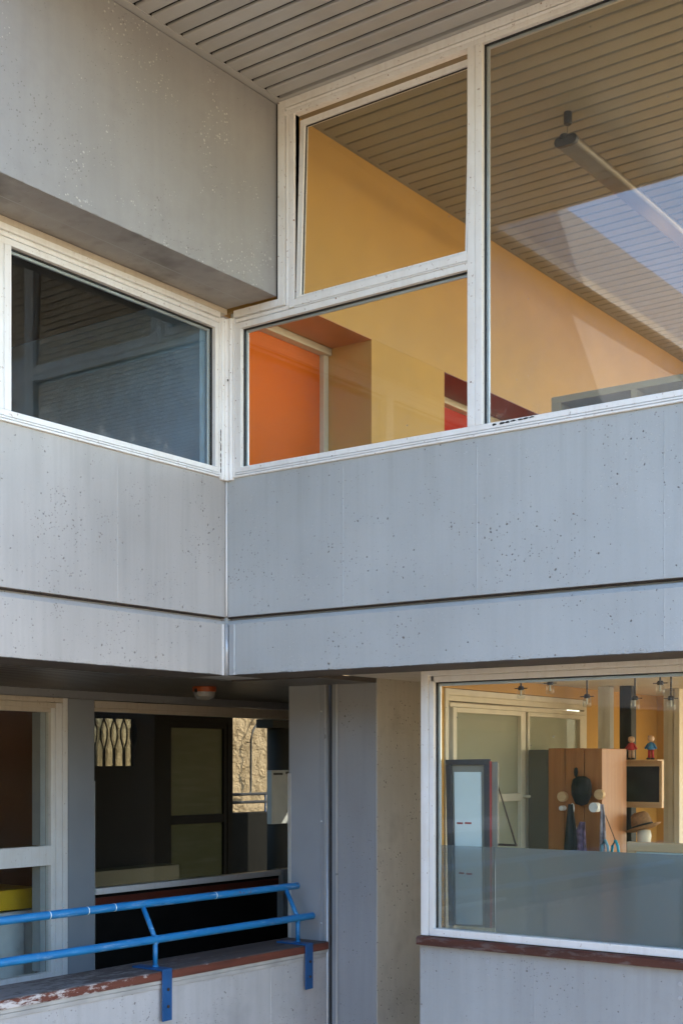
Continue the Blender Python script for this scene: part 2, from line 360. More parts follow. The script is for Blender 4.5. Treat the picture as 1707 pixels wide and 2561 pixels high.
def struct(o, label=None): 
    o['kind'] = 'structure'
    if label: o['label'] = label
    return o
def stations(a, b, d): n = max(1, int(abs(b - a) / d)); return [a + (b - a) * i / n for i in range(n + 1)]
def chip(idx, amp, seed):
    def f(i, k, w):
        if k in idx:
            t = noise.noise(Vector((w[0] * 9 + seed, w[1] * 9, seed))) * 0.5 + noise.noise(Vector((w[0] * 37 + seed, w[1] * 37, 3))) * 0.5
            w[2] += amp * max(-0.4, t)
        return w
    return f

# ------------------------------------------------------------------ ground and far surroundings
GZ = -3.0
struct(MB().add([(-400,-400,GZ),(400,-400,GZ),(400,400,GZ),(-400,400,GZ)], [(0,1,2,3)]).build('ground', 'ground'), 'pale courtyard paving below the building')

struct(MB().box(-2.1, 60, 4.32, 60, GZ + 0.02, -0.2).build('bounce_slab', 'facade'), 'unseen paved slab added behind the building to bounce sun inside')  # added reflector for the workshop, out of view

# ------------------------------------------------------------------ upper concrete walls
def wprof(s):      # (depth outwards->inwards * s, z)
    return [(0.0, 3.944), (0.0, 3.006), (0.050 * s, 3.003), (0.050 * s, 2.984), (0.022 * s, 2.979), (0.0, 2.952), (0.0, 2.611), (0.45 * s, 2.611), (0.45 * s, 3.944)]
t = tag(MB().prism(wprof(1), 0, 0.0, 7.0, stations(0, 7, 0.022), chip((6,), 0.008, 1.0)).build('parapet_wall', 'wall_r', None),
        'blue grey painted concrete parapet with pits, under the wide ochre room window', 'wall')
def ridge_y(x, z0, z1, w=0.005):
    v = []; f = []; zs = stations(z0, z1, 0.03)
    for i, z in enumerate(zs):
        j = 0.0025 * noise.noise(Vector((x * 5, 1, z * 22))); q = 0.0035 + 0.003 * noise.noise(Vector((x, 8, z * 30)))
        v += [(x - w + j, 0.001, z), (x + j, -q, z), (x + w + j, 0.001, z)]
    for i in range(len(zs) - 1):
        a = 3 * i; f += [(a, a+1, a+4, a+3), (a+1, a+2, a+5, a+4)]
    return MB().add(v, f)
box('groove_shade', 'groove_dark', t, 0.0, 7.0, 0.016, 0.049, 2.996, 3.0035)
box('underside', 'under_shade', t, 0.002, 7.0, 0.003, 0.448, 2.6065, 2.6108)  # thin dark sheet painting the shade under the parapet
for x in (0.986, 1.973, 3.143): ridge_y(x, 3.012, 3.90).build('joint_ridge', 'wall_r', t, smooth=True)
ridge_y(3.143, 2.62, 2.95).build('joint_ridge', 'wall_r', t, smooth=True)
MB().box(0.030, 0.082, -0.010, 0.002, 2.606, 2.953).box(0.074, 0.082, -0.016, -0.010, 2.606, 2.953).build('joint_cover', 'trim', t, 0.003)
MB().box(-0.45, -0.001, 0.001, 0.45, 2.612, 3.94).build('corner_core', 'wall_r', t)
t = tag(MB().prism(wprof(-1), 1, -7.0, 0.0, stations(-7, 0, 0.022), chip((6,), 0.008, 5.0)).build('parapet_wall', 'wall_l', None),
        'lavender grey streaked concrete parapet under the dark upper left window', 'wall')
def ridge_x(y, z0, z1, x=0.0, w=0.004):
    m = ridge_y(y, z0, z1, w); m.v = [(x - b, a, c) for (a, b, c) in m.v]; return m
box('groove_shade', 'groove_dark', t, -0.049, -0.016, -7.0, 0.0, 2.996, 3.0035)
box('underside', 'under_shade', t, -0.448, -0.003, -7.0, -0.002, 2.6065, 2.6108)  # thin dark sheet painting the shade under the left parapet
ridge_x(-1.013, 3.012, 3.90).build('joint_ridge', 'wall_l', t, smooth=True)
MB().tube([(0.012, -0.012, 3.012), (0.012, -0.012, 3.3), (0.010, -0.010, 3.6), (0.011, -0.011, 3.93)], 0.007, 6).build('corner_sealant', 'frame_lo', t, smooth=True)
MB().tube([(0.014, -0.014, 2.606), (0.014, -0.014, 2.95)], 0.014, 10).build('joint_cover', 'trim', t, smooth=True)
MB().box(0.0, 0.004, -0.045, -0.026, 2.606, 2.953).build('joint_flange', 'frame_lo', t)

# upper beam outside, and its underside boards
t = tag(MB().prism([(0.443, 6.372), (0.443, 5.104), (0.20, 5.104), (0.20, 6.372)], 1, -7.0, -0.004, stations(-7, -0.004, 0.022), chip((1,), 0.007, 9.0)).build('concrete_beam', 'beam', None),
        'deep grey concrete beam with pale specks above the dark upper left window', 'beam')
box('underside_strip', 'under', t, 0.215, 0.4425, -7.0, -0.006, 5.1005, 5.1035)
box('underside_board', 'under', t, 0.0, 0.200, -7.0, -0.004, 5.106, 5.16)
box('frame_packing', 'frame_tan', t, -0.05, 0.012, -7.0, -0.004, 5.066, 5.105, 0.004)
box('edge_trim', 'gasket', t, 0.443, 0.457, -0.004, 0.03, 5.08, 6.372)

# ------------------------------------------------------------------ roof, outer soffit, upper ceiling
def slat(name, mat, parent, y, x0, x1, z, w, proto={}):
    k = (mat, round(x0, 3), round(x1, 3), round(z, 3), round(w, 4))
    if k not in proto:
        h = w / 2; p = [(-h, 0.018), (-h, 0.007), (-h + 0.004, 0.002), (-h + 0.009, 0.0), (h - 0.012, 0.0), (h - 0.005, 0.003), (h, 0.008), (h, 0.018)]
        o = MB().prism([(q[0], z + q[1]) for q in p], 0, x0, x1).build(name, mat, parent); proto[k] = o.data
    else:
        o = bpy.data.objects.new(name, proto[k]); COL.objects.link(o); attach(o, parent)
    o.location = o.location + Vector((0, y, 0)); return o
ZC = 6.380; PITCH = 0.1313
roof = struct(MB().box(-7.5, 7.6, -2.50, 7.8, 6.44, 8.1).build('roof', 'panel', None, 0.01), 'flat roof over the upper storey, raised out of view to block the sun')  # unseen extra height added to keep sun off the left wing
MB().box(-7.5, 0.62, -12.0, -2.502, 6.441, 6.951).build('roof_wing', 'panel', roof)
box('fascia', 'frame_tan', roof, 0.60, 7.6, -2.52, -2.48, 6.36, 6.45)
box('fascia', 'frame_tan', roof, 0.60, 0.64, -12.0, -2.523, 6.36, 6.439)
sof = struct(box('soffit', 'void', None, 0.443, 7.6, -2.48, -0.005, 6.415, 6.438), 'slatted aluminium soffit under the roof overhang')
for i in range(19):
    slat('slat', 'slat', sof, -0.118 - i * PITCH, 0.497, 7.6, ZC, PITCH - 0.024)
MB().prism([(0.443, 6.376), (0.498, 6.376), (0.498, 6.384), (0.452, 6.392), (0.452, 6.41), (0.443, 6.41)], 1, -2.48, -0.005).build('edge_angle', 'slat', sof)
box('edge_angle', 'slat', sof, 0.498, 7.6, -0.040, -0.004, 6.378, 6.412)
ceil = struct(box('ceiling', 'void', None, 0.443, 7.2, 0.06, 7.6, 6.415, 6.438), 'slatted beige ceiling of the ochre upper room')
for i in range(56):
    slat('slat', 'slat_in', ceil, 0.15 + i * PITCH, 0.470, 7.1, ZC, PITCH - 0.011)
box('edge_angle', 'slat_in', ceil, 0.4435, 0.470, 0.06, 7.5, 6.378, 6.412)

# ------------------------------------------------------------------ upper room behind the right window
wl_ = struct(box('wall_inner_left', 'yellow', None, -0.10, 0.443, 0.062, 7.5, 5.105, 6.414), 'ochre painted beam along the upper room')
box('beam_underside', 'brownorange', wl_, 0.085, 0.4428, 0.062, 1.088, 5.099, 5.1048)
box('beam_underside', 'maroon', wl_, 0.085, 0.4428, 2.092, 4.40, 5.099, 5.1048)
struct(box('wall_pier', 'yellow', None, -0.10, 0.4425, 1.09, 2.09, 3.0, 5.1045), 'ochre pier between the orange and red panels')
struct(box('wall_pier', 'yellow', None, -0.10, 0.4425, 4.40, 7.5, 3.0, 5.1045), 'ochre wall at the far end of the upper room')
struct(MB().box(0.0, 7.2, 0.451, 7.6, 2.70, 3.0).build('floor_upper', 'floor'), 'floor of the upper room')
fw = struct(MB().box(0.4435, 1.2, 7.5, 7.6, 3.0, 6.43).box(1.2, 7.2, 7.5, 7.6, 3.0, 3.9).box(1.2, 7.2, 7.5, 7.6, 6.2, 6.43).build('wall_far', 'yellow'), 'far wall of the upper room with a strip window')
for i in range(5): box('mullion', 'frame', fw, 1.2 + i * 1.2, 1.26 + i * 1.2, 7.51, 7.58, 3.9, 6.2)
we = struct(MB().box(7.1, 7.2, 0.06, 7.49, 3.0, 3.9).build('wall_end', 'yellow'), 'end wall of the upper room')
def colour_panel(name, label, mat, y0, y1):
    t = thing(name, label, 'panel', (0.03, (y0 + y1) / 2, 3.9))
    box('panel_sheet', mat, t, 0.0, 0.015, y0, y1 - 0.06, 3.02, 5.045)
    box('head_rail', 'offwhite', t, -0.02, 0.085, y0, y1 - 0.002, 5.045, 5.098, 0.004)
    box('side_post', 'offwhite', t, -0.02, 0.055, y1 - 0.058, y1 - 0.002, 3.02, 5.044, 0.004)
    return t
colour_panel('wall_panel', 'bright orange infill panel in a cream frame beside the corner post', 'orange', 0.065, 1.088)
colour_panel('wall_panel', 'red infill panel beyond the ochre pier in the upper room', 'red', 2.092, 4.398)

# fluorescent pendant
t = thing('pendant_lamp', 'long twin tube pendant lamp with black end cap under the slatted ceiling', 'lamp', (1.94, 1.25, 6.14))
MB().lathe((1.94, 1.25, 6.298), [(0.0, 0), (0.022, 0.0), (0.028, 0.008), (0.028, 0.082)], 20).build('ceiling_rose', 'black', t, smooth=False)
MB().tube([(1.94, 1.25, 6.30), (1.934, 1.25, 6.225)], 0.0018, 5).build('cable', 'black', t)
def stadium(cx, cz, hw, hh, n=9):
    p = []
    for s_, a0 in ((1, -90), (-1, 90)):
        for i in range(n): a = R(a0 + 180 * i / (n - 1)); p.append((cx + s_ * (hw - hh) + hh * math.cos(a), cz + hh * math.sin(a)))
    return p
MB().prism(stadium(1.945, 6.175, 0.084, 0.034), 1, 1.20, 1.235).lathe((1.93, 1.218, 6.20), [(0.0, -0.01), (0.030, -0.01), (0.030, 0.018), (0.022, 0.026), (0.0, 0.026)], 14).build('end_cap', 'black', t, 0.004)
b_ = MB().prism(stadium(1.945, 6.175, 0.080, 0.031, 12), 1, 1.235, 4.60).build('housing', 'alu', t, smooth=True)
MB().prism(stadium(1.945, 6.175, 0.084, 0.034), 1, 4.60, 4.635).build('end_cap', 'black', t, 0.004)
MB().tube([(1.94, 4.55, 6.30), (1.934, 4.55, 6.205)], 0.0018, 5).build('cable', 'black', t)

# beige cabinet inside
t = thing('bookcase', 'beige low bookcase with dark slots seen over the sill of the wide window', 'bookcase', (2.2, 1.4, 3.0))
cx0, cx1, cy, ctop = 1.79, 3.55, 1.30, 4.50
MB().box(cx0, cx1, cy, cy + 0.34, ctop - 0.045, ctop).box(cx0, cx0 + 0.07, cy, cy + 0.34, 3.0, ctop - 0.045).box(cx0 + 0.58, cx0 + 0.62, cy, cy + 0.34, 3.0, ctop - 0.045)\
    .box(cx0 + 1.17, cx0 + 1.27, cy, cy + 0.34, 3.0, ctop - 0.045).box(cx1 - 0.07, cx1, cy, cy + 0.34, 3.0, ctop - 0.045).build('carcass', 'bookc', t, 0.003)
box('back_panel', 'darkgrey', t, cx0 + 0.07, cx1 - 0.07, cy + 0.20, cy + 0.22, 3.0, ctop - 0.045)

# ------------------------------------------------------------------ upper windows
def hbar_y(m, x0, x1, y, strips, yb=0.05):        # strips: (z0, z1, proud)
    for (z0, z1, p) in strips: m.box(x0, x1, y - p, yb, z0, z1)
    return m
WR = thing('corner_window', 'tall white steel corner window showing the ochre room, above the blue grey parapet', 'window', (2.0, 0.0, 3.944))
hbar_y(MB(), 0.074, 7.0, 0, [(3.944, 3.958, 0.018), (3.962, 3.974, 0.014), (3.978, 4.012, 0.010)]).box(0.074, 7.0, 0.004, 0.05, 3.95, 4.0).build('bottom_rail', 'frame_b', WR, 0.0025)
hbar_y(MB(), 0.460, 7.0, 0, [(6.326, 6.376, 0.014), (6.271, 6.302, 0.010)]).box(0.460, 7.0, 0.006, 0.05, 6.28, 6.35).prism([(-0.013, 6.318), (-0.004, 6.304), (0.03, 6.304), (0.03, 6.325), (0.006, 6.325)], 0, 0.53, 7.0).build('head_rail', 'frame', WR, 0.0025)
MB().box(0.460, 0.519, -0.0135, 0.05, 5.030, 6.3258).box(0.552, 0.595, -0.0095, 0.05, 5.00, 6.2708).box(0.46, 0.595, 0.006, 0.05, 5.03, 6.27)\
    .prism([(0.523, 0.006), (0.534, -0.012), (0.549, -0.004), (0.549, 0.03), (0.523, 0.03)], 2, 5.02, 6.303).build('stile', 'frame', WR, 0.0025)
hbar_y(MB(), 0.074, 0.4595, 0, [(5.030, 5.079, 0.014)]).box(0.074, 0.5515, 0.006, 0.05, 4.985, 5.035).prism([(-0.013, 5.016), (-0.004, 4.996), (0.03, 4.996), (0.03, 5.028), (0.006, 5.028)], 0, 0.085, 0.549)\
    .box(0.086, 1.912, -0.0098, 0.05, 4.950, 4.990).build('lower_head', 'frame', WR, 0.0025)
MB().box(0.5955, 1.9118, -0.012, 0.05, 5.004, 5.050).box(0.5955, 1.9118, -0.004, 0.05, 4.98, 5.01).box(0.5955, 1.9118, -0.014, 0.02, 4.992, 4.9975).build('transom', 'frame', WR, 0.0025)
MB().box(1.912, 1.962, -0.0105, 0.05, 4.0122, 6.2706).box(1.967, 2.012, -0.0105, 0.05, 4.0122, 6.2706).box(1.93, 2.0, -0.003, 0.045, 4.0122, 6.27).build('mullion', 'frame', WR, 0.0025)
MB().box(0.086, 0.1365, -0.0096, 0.05, 4.0122, 4.9498).box(0.070, 0.084, -0.016, 0.04, 3.945, 5.028).build('side_post', 'frame', WR, 0.0025)
# panes with gaskets and inner beads
def pane_y(parent, x0, x1, z0, z1, y, mat='glass', bead=True, tilt=0.0):
    p = box('pane', mat, parent, x0, x1, y, y + 0.006, z0, z1)
    e = 0.006; m = MB().box(x0, x1, y - 0.006, y + 0.010, z1 - e, z1).box(x0, x0 + e, y - 0.006, y + 0.010, z0, z1 - e)
    m.build('gasket', 'gasket', p)
    if bead: MB().box(x0 + e, x0 + 0.026, y + 0.008, y + 0.024, z0, z1 - e).build('glazing_bead', 'bead', p, 0.003); MB().box(x0 + 0.026, x1, y + 0.008, y + 0.024, z1 - 0.024, z1 - e).build('glazing_bead', 'bead', p, 0.003)
    return p
pane_y(WR, 0.137, 1.9115, 4.0123, 4.9497, 0.026)
pane_y(WR, 2.0125, 7.0, 4.0123, 6.2705, 0.026, 'glass_up')
# tilted hopper sash
sa = MB(); x0, x1, z0, z1 = 0.607, 1.906, 5.053, 6.236; w = 0.044
sa.box(x0, x1, -0.006, 0.030, z0, z0 + 0.014).box(x0, x0 + w, -0.006, 0.030, z0 + 0.014, z1).box(x0 + w, x1, -0.006, 0.030, z1 - w, z1).box(x1 - 0.012, x1, -0.006, 0.030, z0 + 0.014, z1 - w)
sa.box(x0 + w - 0.010, x0 + w, -0.012, -0.006, z0 + 0.014, z1 - w).box(x0 + w - 0.010, x1, -0.012, -0.006, z1 - w, z1 - w + 0.010)
TA = math.atan(0.045 / 1.18)
def tilt(m): m.v = [(x, y + (z - 5.05) * math.tan(TA), z) for (x, y, z) in m.v]; return m
sash = tilt(sa).build('hopper_sash', 'frame', WR, 0.002)
tilt(MB().box(x0 + w, x1 - 0.012, 0.012, 0.018, z0 + 0.014, z1 - w)).build('pane', 'glass', sash)
tilt(MB().box(x0 + w, x0 + w + 0.006, 0.004, 0.012, z0 + 0.014, z1 - w).box(x0 + w + 0.006, x1 - 0.012, 0.004, 0.012, z1 - w - 0.006, z1 - w)).build('gasket', 'gasket', sash)
# flaked paint on the bottom rail and screw heads
rn = random.Random(3)
for k in range(7):
    px = 2.10 + k * 0.040 + rn.uniform(-0.008, 0.008); n = 9; a = []
    for i in range(n):
        t_ = 2 * math.pi * i / n; q = rn.uniform(0.5, 1.0); a.append((px + 0.024 * q * math.cos(t_), -0.0112, 3.997 + 0.009 * (1 - 0.07 * k) * q * math.sin(t_) + 0.001 * k))
    MB().add(a, [tuple(range(n))]).build('paint_flake', 'gasket', WR)
WL = thing('corner_window', 'white framed upper left window with dark glass reflecting the other frame', 'window', (0.0, -1.0, 3.944))
def hbar_x(m, y0, y1, strips, xb=-0.05):
    for (z0, z1, p) in strips: m.box(p, xb, y0, y1, z0, z1)
    return m
hbar_x(MB(), -7.0, -0.074, [(3.944, 3.958, 0.018), (3.962, 3.974, 0.014), (3.978, 4.012, 0.010)]).box(-0.004, -0.05, -7.0, -0.074, 3.95, 4.0).build('bottom_rail', 'frame_b', WL, 0.0025)
hbar_x(MB(), -7.0, -0.074, [(5.030, 5.066, 0.014), (4.952, 4.990, 0.0098)]).box(-0.006, -0.05, -7.0, -0.074, 4.985, 5.035).prism([(0.013, 5.016), (0.004, 4.996), (-0.03, 4.996), (-0.03, 5.028), (-0.006, 5.028)], 1, -7.0, -0.085).build('head_rail', 'frame', WL, 0.0025)
MB().box(-0.05, 0.0096, -0.1215, -0.086, 4.0122, 4.9518).box(-0.04, 0.016, -0.084, -0.070, 3.945, 5.028).build('side_post', 'frame', WL, 0.0025)
for ym in (-1.853, -3.70): MB().box(-0.05, 0.0105, ym - 0.05, ym, 4.0122, 4.9518).box(-0.05, 0.0105, ym - 0.105, ym - 0.055, 4.0122, 4.9518).box(-0.045, 0.003, ym - 0.09, ym - 0.01, 4.0122, 4.95).build('mullion', 'frame', WL, 0.0025)
def pane_x(parent, y0, y1, z0, z1, x, mat, bead=True):
    p = box('pane', mat, parent, x - 0.006, x, y0, y1, z0, z1); e = 0.006
    MB().box(x - 0.010, x + 0.006, y0, y1, z1 - e, z1).box(x - 0.010, x + 0.006, y1 - e, y1, z0, z1 - e).build('gasket', 'gasket', p)
    if bead: MB().box(x - 0.024, x - 0.008, y1 - 0.030, y1 - e, z0, z1 - e).build('glazing_bead', 'bead', p, 0.003); MB().box(x - 0.024, x - 0.008, y0, y1 - 0.030, z1 - 0.024, z1 - e).build('glazing_bead', 'bead', p, 0.003)
    return p
pane_x(WL, -1.8527, -0.1218, 4.0123, 4.9517, -0.026, 'glass_dirty'); pane_x(WL, -3.6997, -1.9585, 4.0123, 4.9517, -0.026, 'glass_dirty'); pane_x(WL, -7.0, -3.806, 4.0123, 4.9517, -0.026, 'glass_dirty')
CP = thing('corner_post', 'white flaking corner post where the two upper windows meet', 'post', (0.03, -0.03, 3.93))
MB().prism([(0.0, 0.02), (-0.02, 0.02), (-0.02, 0.0), (0.0, -0.069), (0.020, -0.069), (0.030, -0.058), (0.024, -0.040), (0.030, -0.030), (0.040, -0.024), (0.058, -0.030), (0.069, -0.020), (0.069, 0.0)], 2, 3.930, 5.028).build('post_profile', 'frame', CP, 0.003)
rn = random.Random(11)
for k in range(9):
    zz = 3.99 + k * 0.034 + rn.uniform(-0.01, 0.01); n = 8; a = []
    for i in range(n):
        t_ = 2 * math.pi * i / n; q = rn.uniform(0.5, 1.0); a.append((0.0168, -0.077 + 0.006 * q * math.cos(t_), zz + 0.022 * q * math.sin(t_)))
    MB().add(a, [tuple(range(n))]).build('paint_flake', 'gasket', CP)
MB().lathe((0.045, -0.036, 4.60), [(0.004, 0), (0.005, 0.01), (0.003, 0.014)], 8).build('screw_head', 'leather', CP)
MB().lathe((0.022, -0.050, 4.69), [(0.004, 0), (0.004, 0.008)], 8).build('screw_head', 'leather', CP)

# dark room behind the upper left window
struct(MB().box(-5.0, -0.06, -7.0, -0.10, 3.0, 3.06).build('floor_left', 'darkgrey'), 'floor of the dim upper left room')
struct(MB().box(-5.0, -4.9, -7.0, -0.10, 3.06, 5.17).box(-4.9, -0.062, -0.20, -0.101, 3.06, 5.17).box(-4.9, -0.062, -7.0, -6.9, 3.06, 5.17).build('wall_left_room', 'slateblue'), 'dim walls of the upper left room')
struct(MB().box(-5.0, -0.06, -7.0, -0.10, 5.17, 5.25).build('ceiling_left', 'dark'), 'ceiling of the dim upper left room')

# ------------------------------------------------------------------ lower storey: column, joint, sheet panel, bay
FZ = -0.30
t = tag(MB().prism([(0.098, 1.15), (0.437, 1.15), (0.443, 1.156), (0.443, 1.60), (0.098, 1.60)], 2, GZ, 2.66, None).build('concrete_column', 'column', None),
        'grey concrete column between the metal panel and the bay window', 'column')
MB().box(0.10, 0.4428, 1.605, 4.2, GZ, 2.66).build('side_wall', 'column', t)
MB().box(0.4432, 0.4475, 1.158, 4.2, GZ, 2.6315).build('bounce_lit_face', 'side', t)  # thin sheet painting the warm bounce on the column side
MB().box(0.086, 0.100, 1.128, 1.149, GZ, 2.64).build('sealant_strip', 'trim', t, 0.004)
JC = thing('expansion_joint', 'vertical metal expansion joint strip left of the concrete column', 'joint cover', (0.03, 1.15, GZ))
MB().box(0.036, 0.086, 1.152, 1.17, GZ, 2.64).build('cover_plate', 'panel', JC, 0.002)
MB().box(0.018, 0.034, 1.165, 1.18, GZ, 2.64).build('joint_gap', 'gasket', JC)
MB().tube([(0.006, 1.135, GZ), (0.006, 1.135, 2.62)], 0.010, 10).build('bead_strip', 'trim', JC, smooth=True)
MB().box(-0.018, -0.004, 1.128, 1.16, GZ, 2.64).build('edge_strip', 'trim', JC, 0.003)
P_ = thing('metal_panel', 'flat grey sheet metal panel standing behind the end of the blue railing', 'panel', (-0.2, 1.15, GZ))
MB().box(-0.376, -0.072, 1.150, 1.40, GZ, 2.639).build('sheet', 'panel', P_, 0.003)
MB().box(-0.068, -0.0185, 1.147, 1.40, GZ, 2.638).build('folded_edge', 'panel', P_, 0.003)
MB().box(-0.383, -0.352, 1.1455, 1.1495, FZ, 1.93).box(-0.383, -0.3765, 1.145, 1.19, FZ, 1.93).build('corner_guard', 'bead', P_, 0.0015)
for z in (2.40, 1.57, 0.80): MB().lathe((-0.058, 1.1465, z), [(0.006, -0.006), (0.008, 0.0), (0.006, 0.006)], 8).build('rivet', 'bead', P_)
# concrete soffit above bay and column
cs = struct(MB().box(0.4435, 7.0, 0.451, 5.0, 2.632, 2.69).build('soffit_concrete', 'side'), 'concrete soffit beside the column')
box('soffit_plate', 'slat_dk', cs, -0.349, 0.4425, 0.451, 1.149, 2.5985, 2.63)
BW = tag(MB().prism([(1.28, 0.45), (7.0, 0.45), (7.0, 0.62), (1.28, 0.62)], 2, GZ, 0.823, None).build('bay_wall', 'low', None), 'low blue grey concrete wall under the workshop bay window', 'wall')
def ridge_low(x): 
    m = ridge_y(x, GZ + 2.0, 0.80, 0.005); m.v = [(a, b + 0.45, c) for (a, b, c) in m.v]; return m
ridge_low(2.114).build('joint_ridge', 'low', BW, smooth=True)
for (x, z) in ((1.786, 0.751), (1.786, 0.663), (3.051, 0.741), (3.051, 0.66)):
    MB().tube([(x, 0.452, z), (x, 0.446, z), (x, 0.4435, z)], 0.013, 12).build('bolt', 'grey', BW, 0.003)
MB().box(1.28, 1.34, 0.62, 4.2, GZ, -0.001).build('return_wall', 'low', BW)
t = tag(MB().prism([(0.405, 0.828), (0.405, 0.872), (0.418, 0.884), (0.49, 0.884), (0.49, 0.828)], 0, 1.276, 7.0).build('window_sill', 'wood_sill', None, 0.003), 'dark red brown timber sill under the workshop bay window', 'sill')
B = thing('bay_window', 'large white framed workshop window with frosted lower half', 'window', (2.5, 0.47, 0.888))
MB().box(1.292, 1.346, 0.438, 0.53, 0.888, 2.606).box(1.352, 1.385, 0.446, 0.53, 0.888, 2.54).box(1.30, 1.38, 0.456, 0.52, 0.888, 2.60).build('jamb', 'frame_lo', B, 0.0025)
MB().box(1.3462, 7.0, 0.438, 0.53, 2.574, 2.606).box(1.3855, 7.0, 0.446, 0.53, 2.532, 2.568).box(1.36, 7.0, 0.456, 0.52, 2.54, 2.60).build('head_rail', 'frame_lo', B, 0.0025)
MB().box(1.3855, 7.0, 0.440, 0.53, 0.8885, 0.938).build('bottom_rail', 'frame_lo', B, 0.004)
pane_y(B, 1.386, 7.0, 0.9383, 2.5315, 0.482, 'glass_bay')
box('frosted_film', 'film', B, 1.816, 7.0, 0.496, 0.4975, 0.9385, 1.478)
box('frosted_film', 'film_thin', B, 1.415, 1.812, 0.496, 0.4975, 0.9385, 1.476)
MB().tube([(1.838, 0.50, 1.478), (1.818, 0.50, 1.45), (1.813, 0.50, 1.30), (1.816, 0.50, 0.95)], 0.003, 6).build('film_seam', 'white', B)

# bay room
struct(MB().box(1.285, 1.32, 0.56, 0.68, 0.0, 2.632).box(1.285, 1.32, 2.80, 5.0, 0.0, 2.632).box(1.285, 1.32, 0.68, 2.80, 2.512, 2.632).build('wall_workshop_left', 'yellow'), 'ochre left wall of the workshop')
struct(MB().box(1.32, 2.3, 4.2, 4.3, 0.0, 2.632).box(2.3, 7.0, 4.2, 4.3, 0.0, 0.8).build('wall_workshop_back', 'yellow'), 'ochre back wall of the workshop')
struct(box('floor_workshop', 'floor', None, 1.34, 7.0, 0.63, 4.3, -0.1, 0.0), 'workshop floor')
struct(box('ceiling_workshop', 'offwhite', None, 1.32, 7.0, 0.535, 4.199, 2.60, 2.6315), 'workshop ceiling')
D = thing('partition_window', 'cream framed inner window with reeded panes on the workshop left wall', 'window', (1.32, 1.7, 0.0))
xa, xf = 1.290, 1.332
MB().box(xa, xf, 0.681, 0.722, 0.0, 2.508).box(xa, xf, 2.74, 2.79, 0.0, 2.50).box(xa, xf, 0.722, 2.74, 2.425, 2.463).box(xa, xf + 0.01, 0.722, 2.74, 2.385, 2.415).box(xa, 1.325, 0.722, 2.74, 2.463, 2.508).build('outer_frame', 'offwhite', D, 0.003)
MB().box(xa, xf + 0.008, 0.765, 0.811, 0.0, 2.384).box(xa, xf + 0.008, 1.70, 1.772, 0.0, 2.384).box(xa, xf + 0.008, 0.811, 1.70, 2.35, 2.384).box(xa, xf + 0.008, 0.811, 1.70, 1.735, 1.79).build('door_leaf_frame', 'offwhite', D, 0.003)
MB().box(xa, xf + 0.006, 1.81, 1.84, 0.0, 2.384).box(xa, xf + 0.006, 2.66, 2.735, 0.0, 2.384).box(xa, xf + 0.006, 1.84, 2.66, 2.352, 2.384).build('leaf_frame', 'offwhite', D, 0.003)
box('pane', 'frost', D, 1.305, 1.311, 0.811, 1.70, 1.79, 2.35); box('pane', 'frost', D, 1.305, 1.311, 0.811, 1.70, 0.1, 1.735); box('pane', 'frost', D, 1.305, 1.311, 1.84, 2.66, 0.1, 2.352)
MB().tube([(xf + 0.01, 1.735, 1.765), (xf + 0.05, 1.735, 1.765), (xf + 0.055, 1.81, 1.77)], 0.011, 8).build('lever_handle', 'offwhite', D, smooth=True)
# tall leaning board behind the glass
t = thing('picture_board', 'tall dark framed board with pale blue sheet leaning behind the bay glass', 'board', (1.58, 0.62, 0.94))
def quad_board(m, c, y, th):      # corners (x,z): bl br tr tl
    v = [(x, y, z) for x, z in c] + [(x, y + th, z) for x, z in c]
    return m.add(v, [(0,1,2,3),(7,6,5,4),(0,4,5,1),(1,5,6,2),(2,6,7,3),(3,7,4,0)])
quad_board(MB(), [(1.415, 0.945), (1.765, 0.95), (1.768, 2.016), (1.40, 2.012)], 0.606, 0.02).build('backing', 'olive_md', t)
def strip(a, b, w0, w1, y=0.585, th=0.02):
    return quad_board(MB(), [a, (a[0] + w0, a[1]), (b[0] + w1, b[1]), b], y, th)
strip((1.412, 0.945), (1.390, 1.997), 0.040, 0.040).build('frame_side', 'charcoal', t, 0.003); strip((1.682, 0.95), (1.678, 1.997), 0.044, 0.042).build('frame_side', 'charcoal', t, 0.003)
quad_board(MB(), [(1.390, 1.997), (1.72, 1.997), (1.72, 2.034), (1.387, 2.030)], 0.585, 0.02).build('frame_top', 'charcoal', t, 0.003)
quad_board(MB(), [(1.724, 0.95), (1.729, 0.95), (1.726, 2.02), (1.721, 2.02)], 0.584, 0.021).build('edge_line', 'redline', t)
quad_board(MB(), [(1.462, 0.955), (1.660, 0.965), (1.650, 1.950), (1.448, 1.950)], 0.598, 0.006).build('pale_sheet', 'paper', t)
for (x, z, w) in ((1.47, 1.61, 0.045), (1.53, 1.612, 0.05), (1.485, 1.285, 0.04), (1.54, 1.283, 0.045)): MB().box(x, x + w, 0.5955, 0.5975, z, z + 0.012).build('ink_mark', 'redline', t, 0.004)
quad_board(MB(), [(1.888, 1.482), (1.900, 1.482), (1.766, 1.86), (1.752, 1.88)], 0.62, 0.006).build('strap', 'leather', t)
MB().box(1.73, 1.90, 0.615, 0.63, 1.478, 1.492).build('strap_edge', 'leather', t)

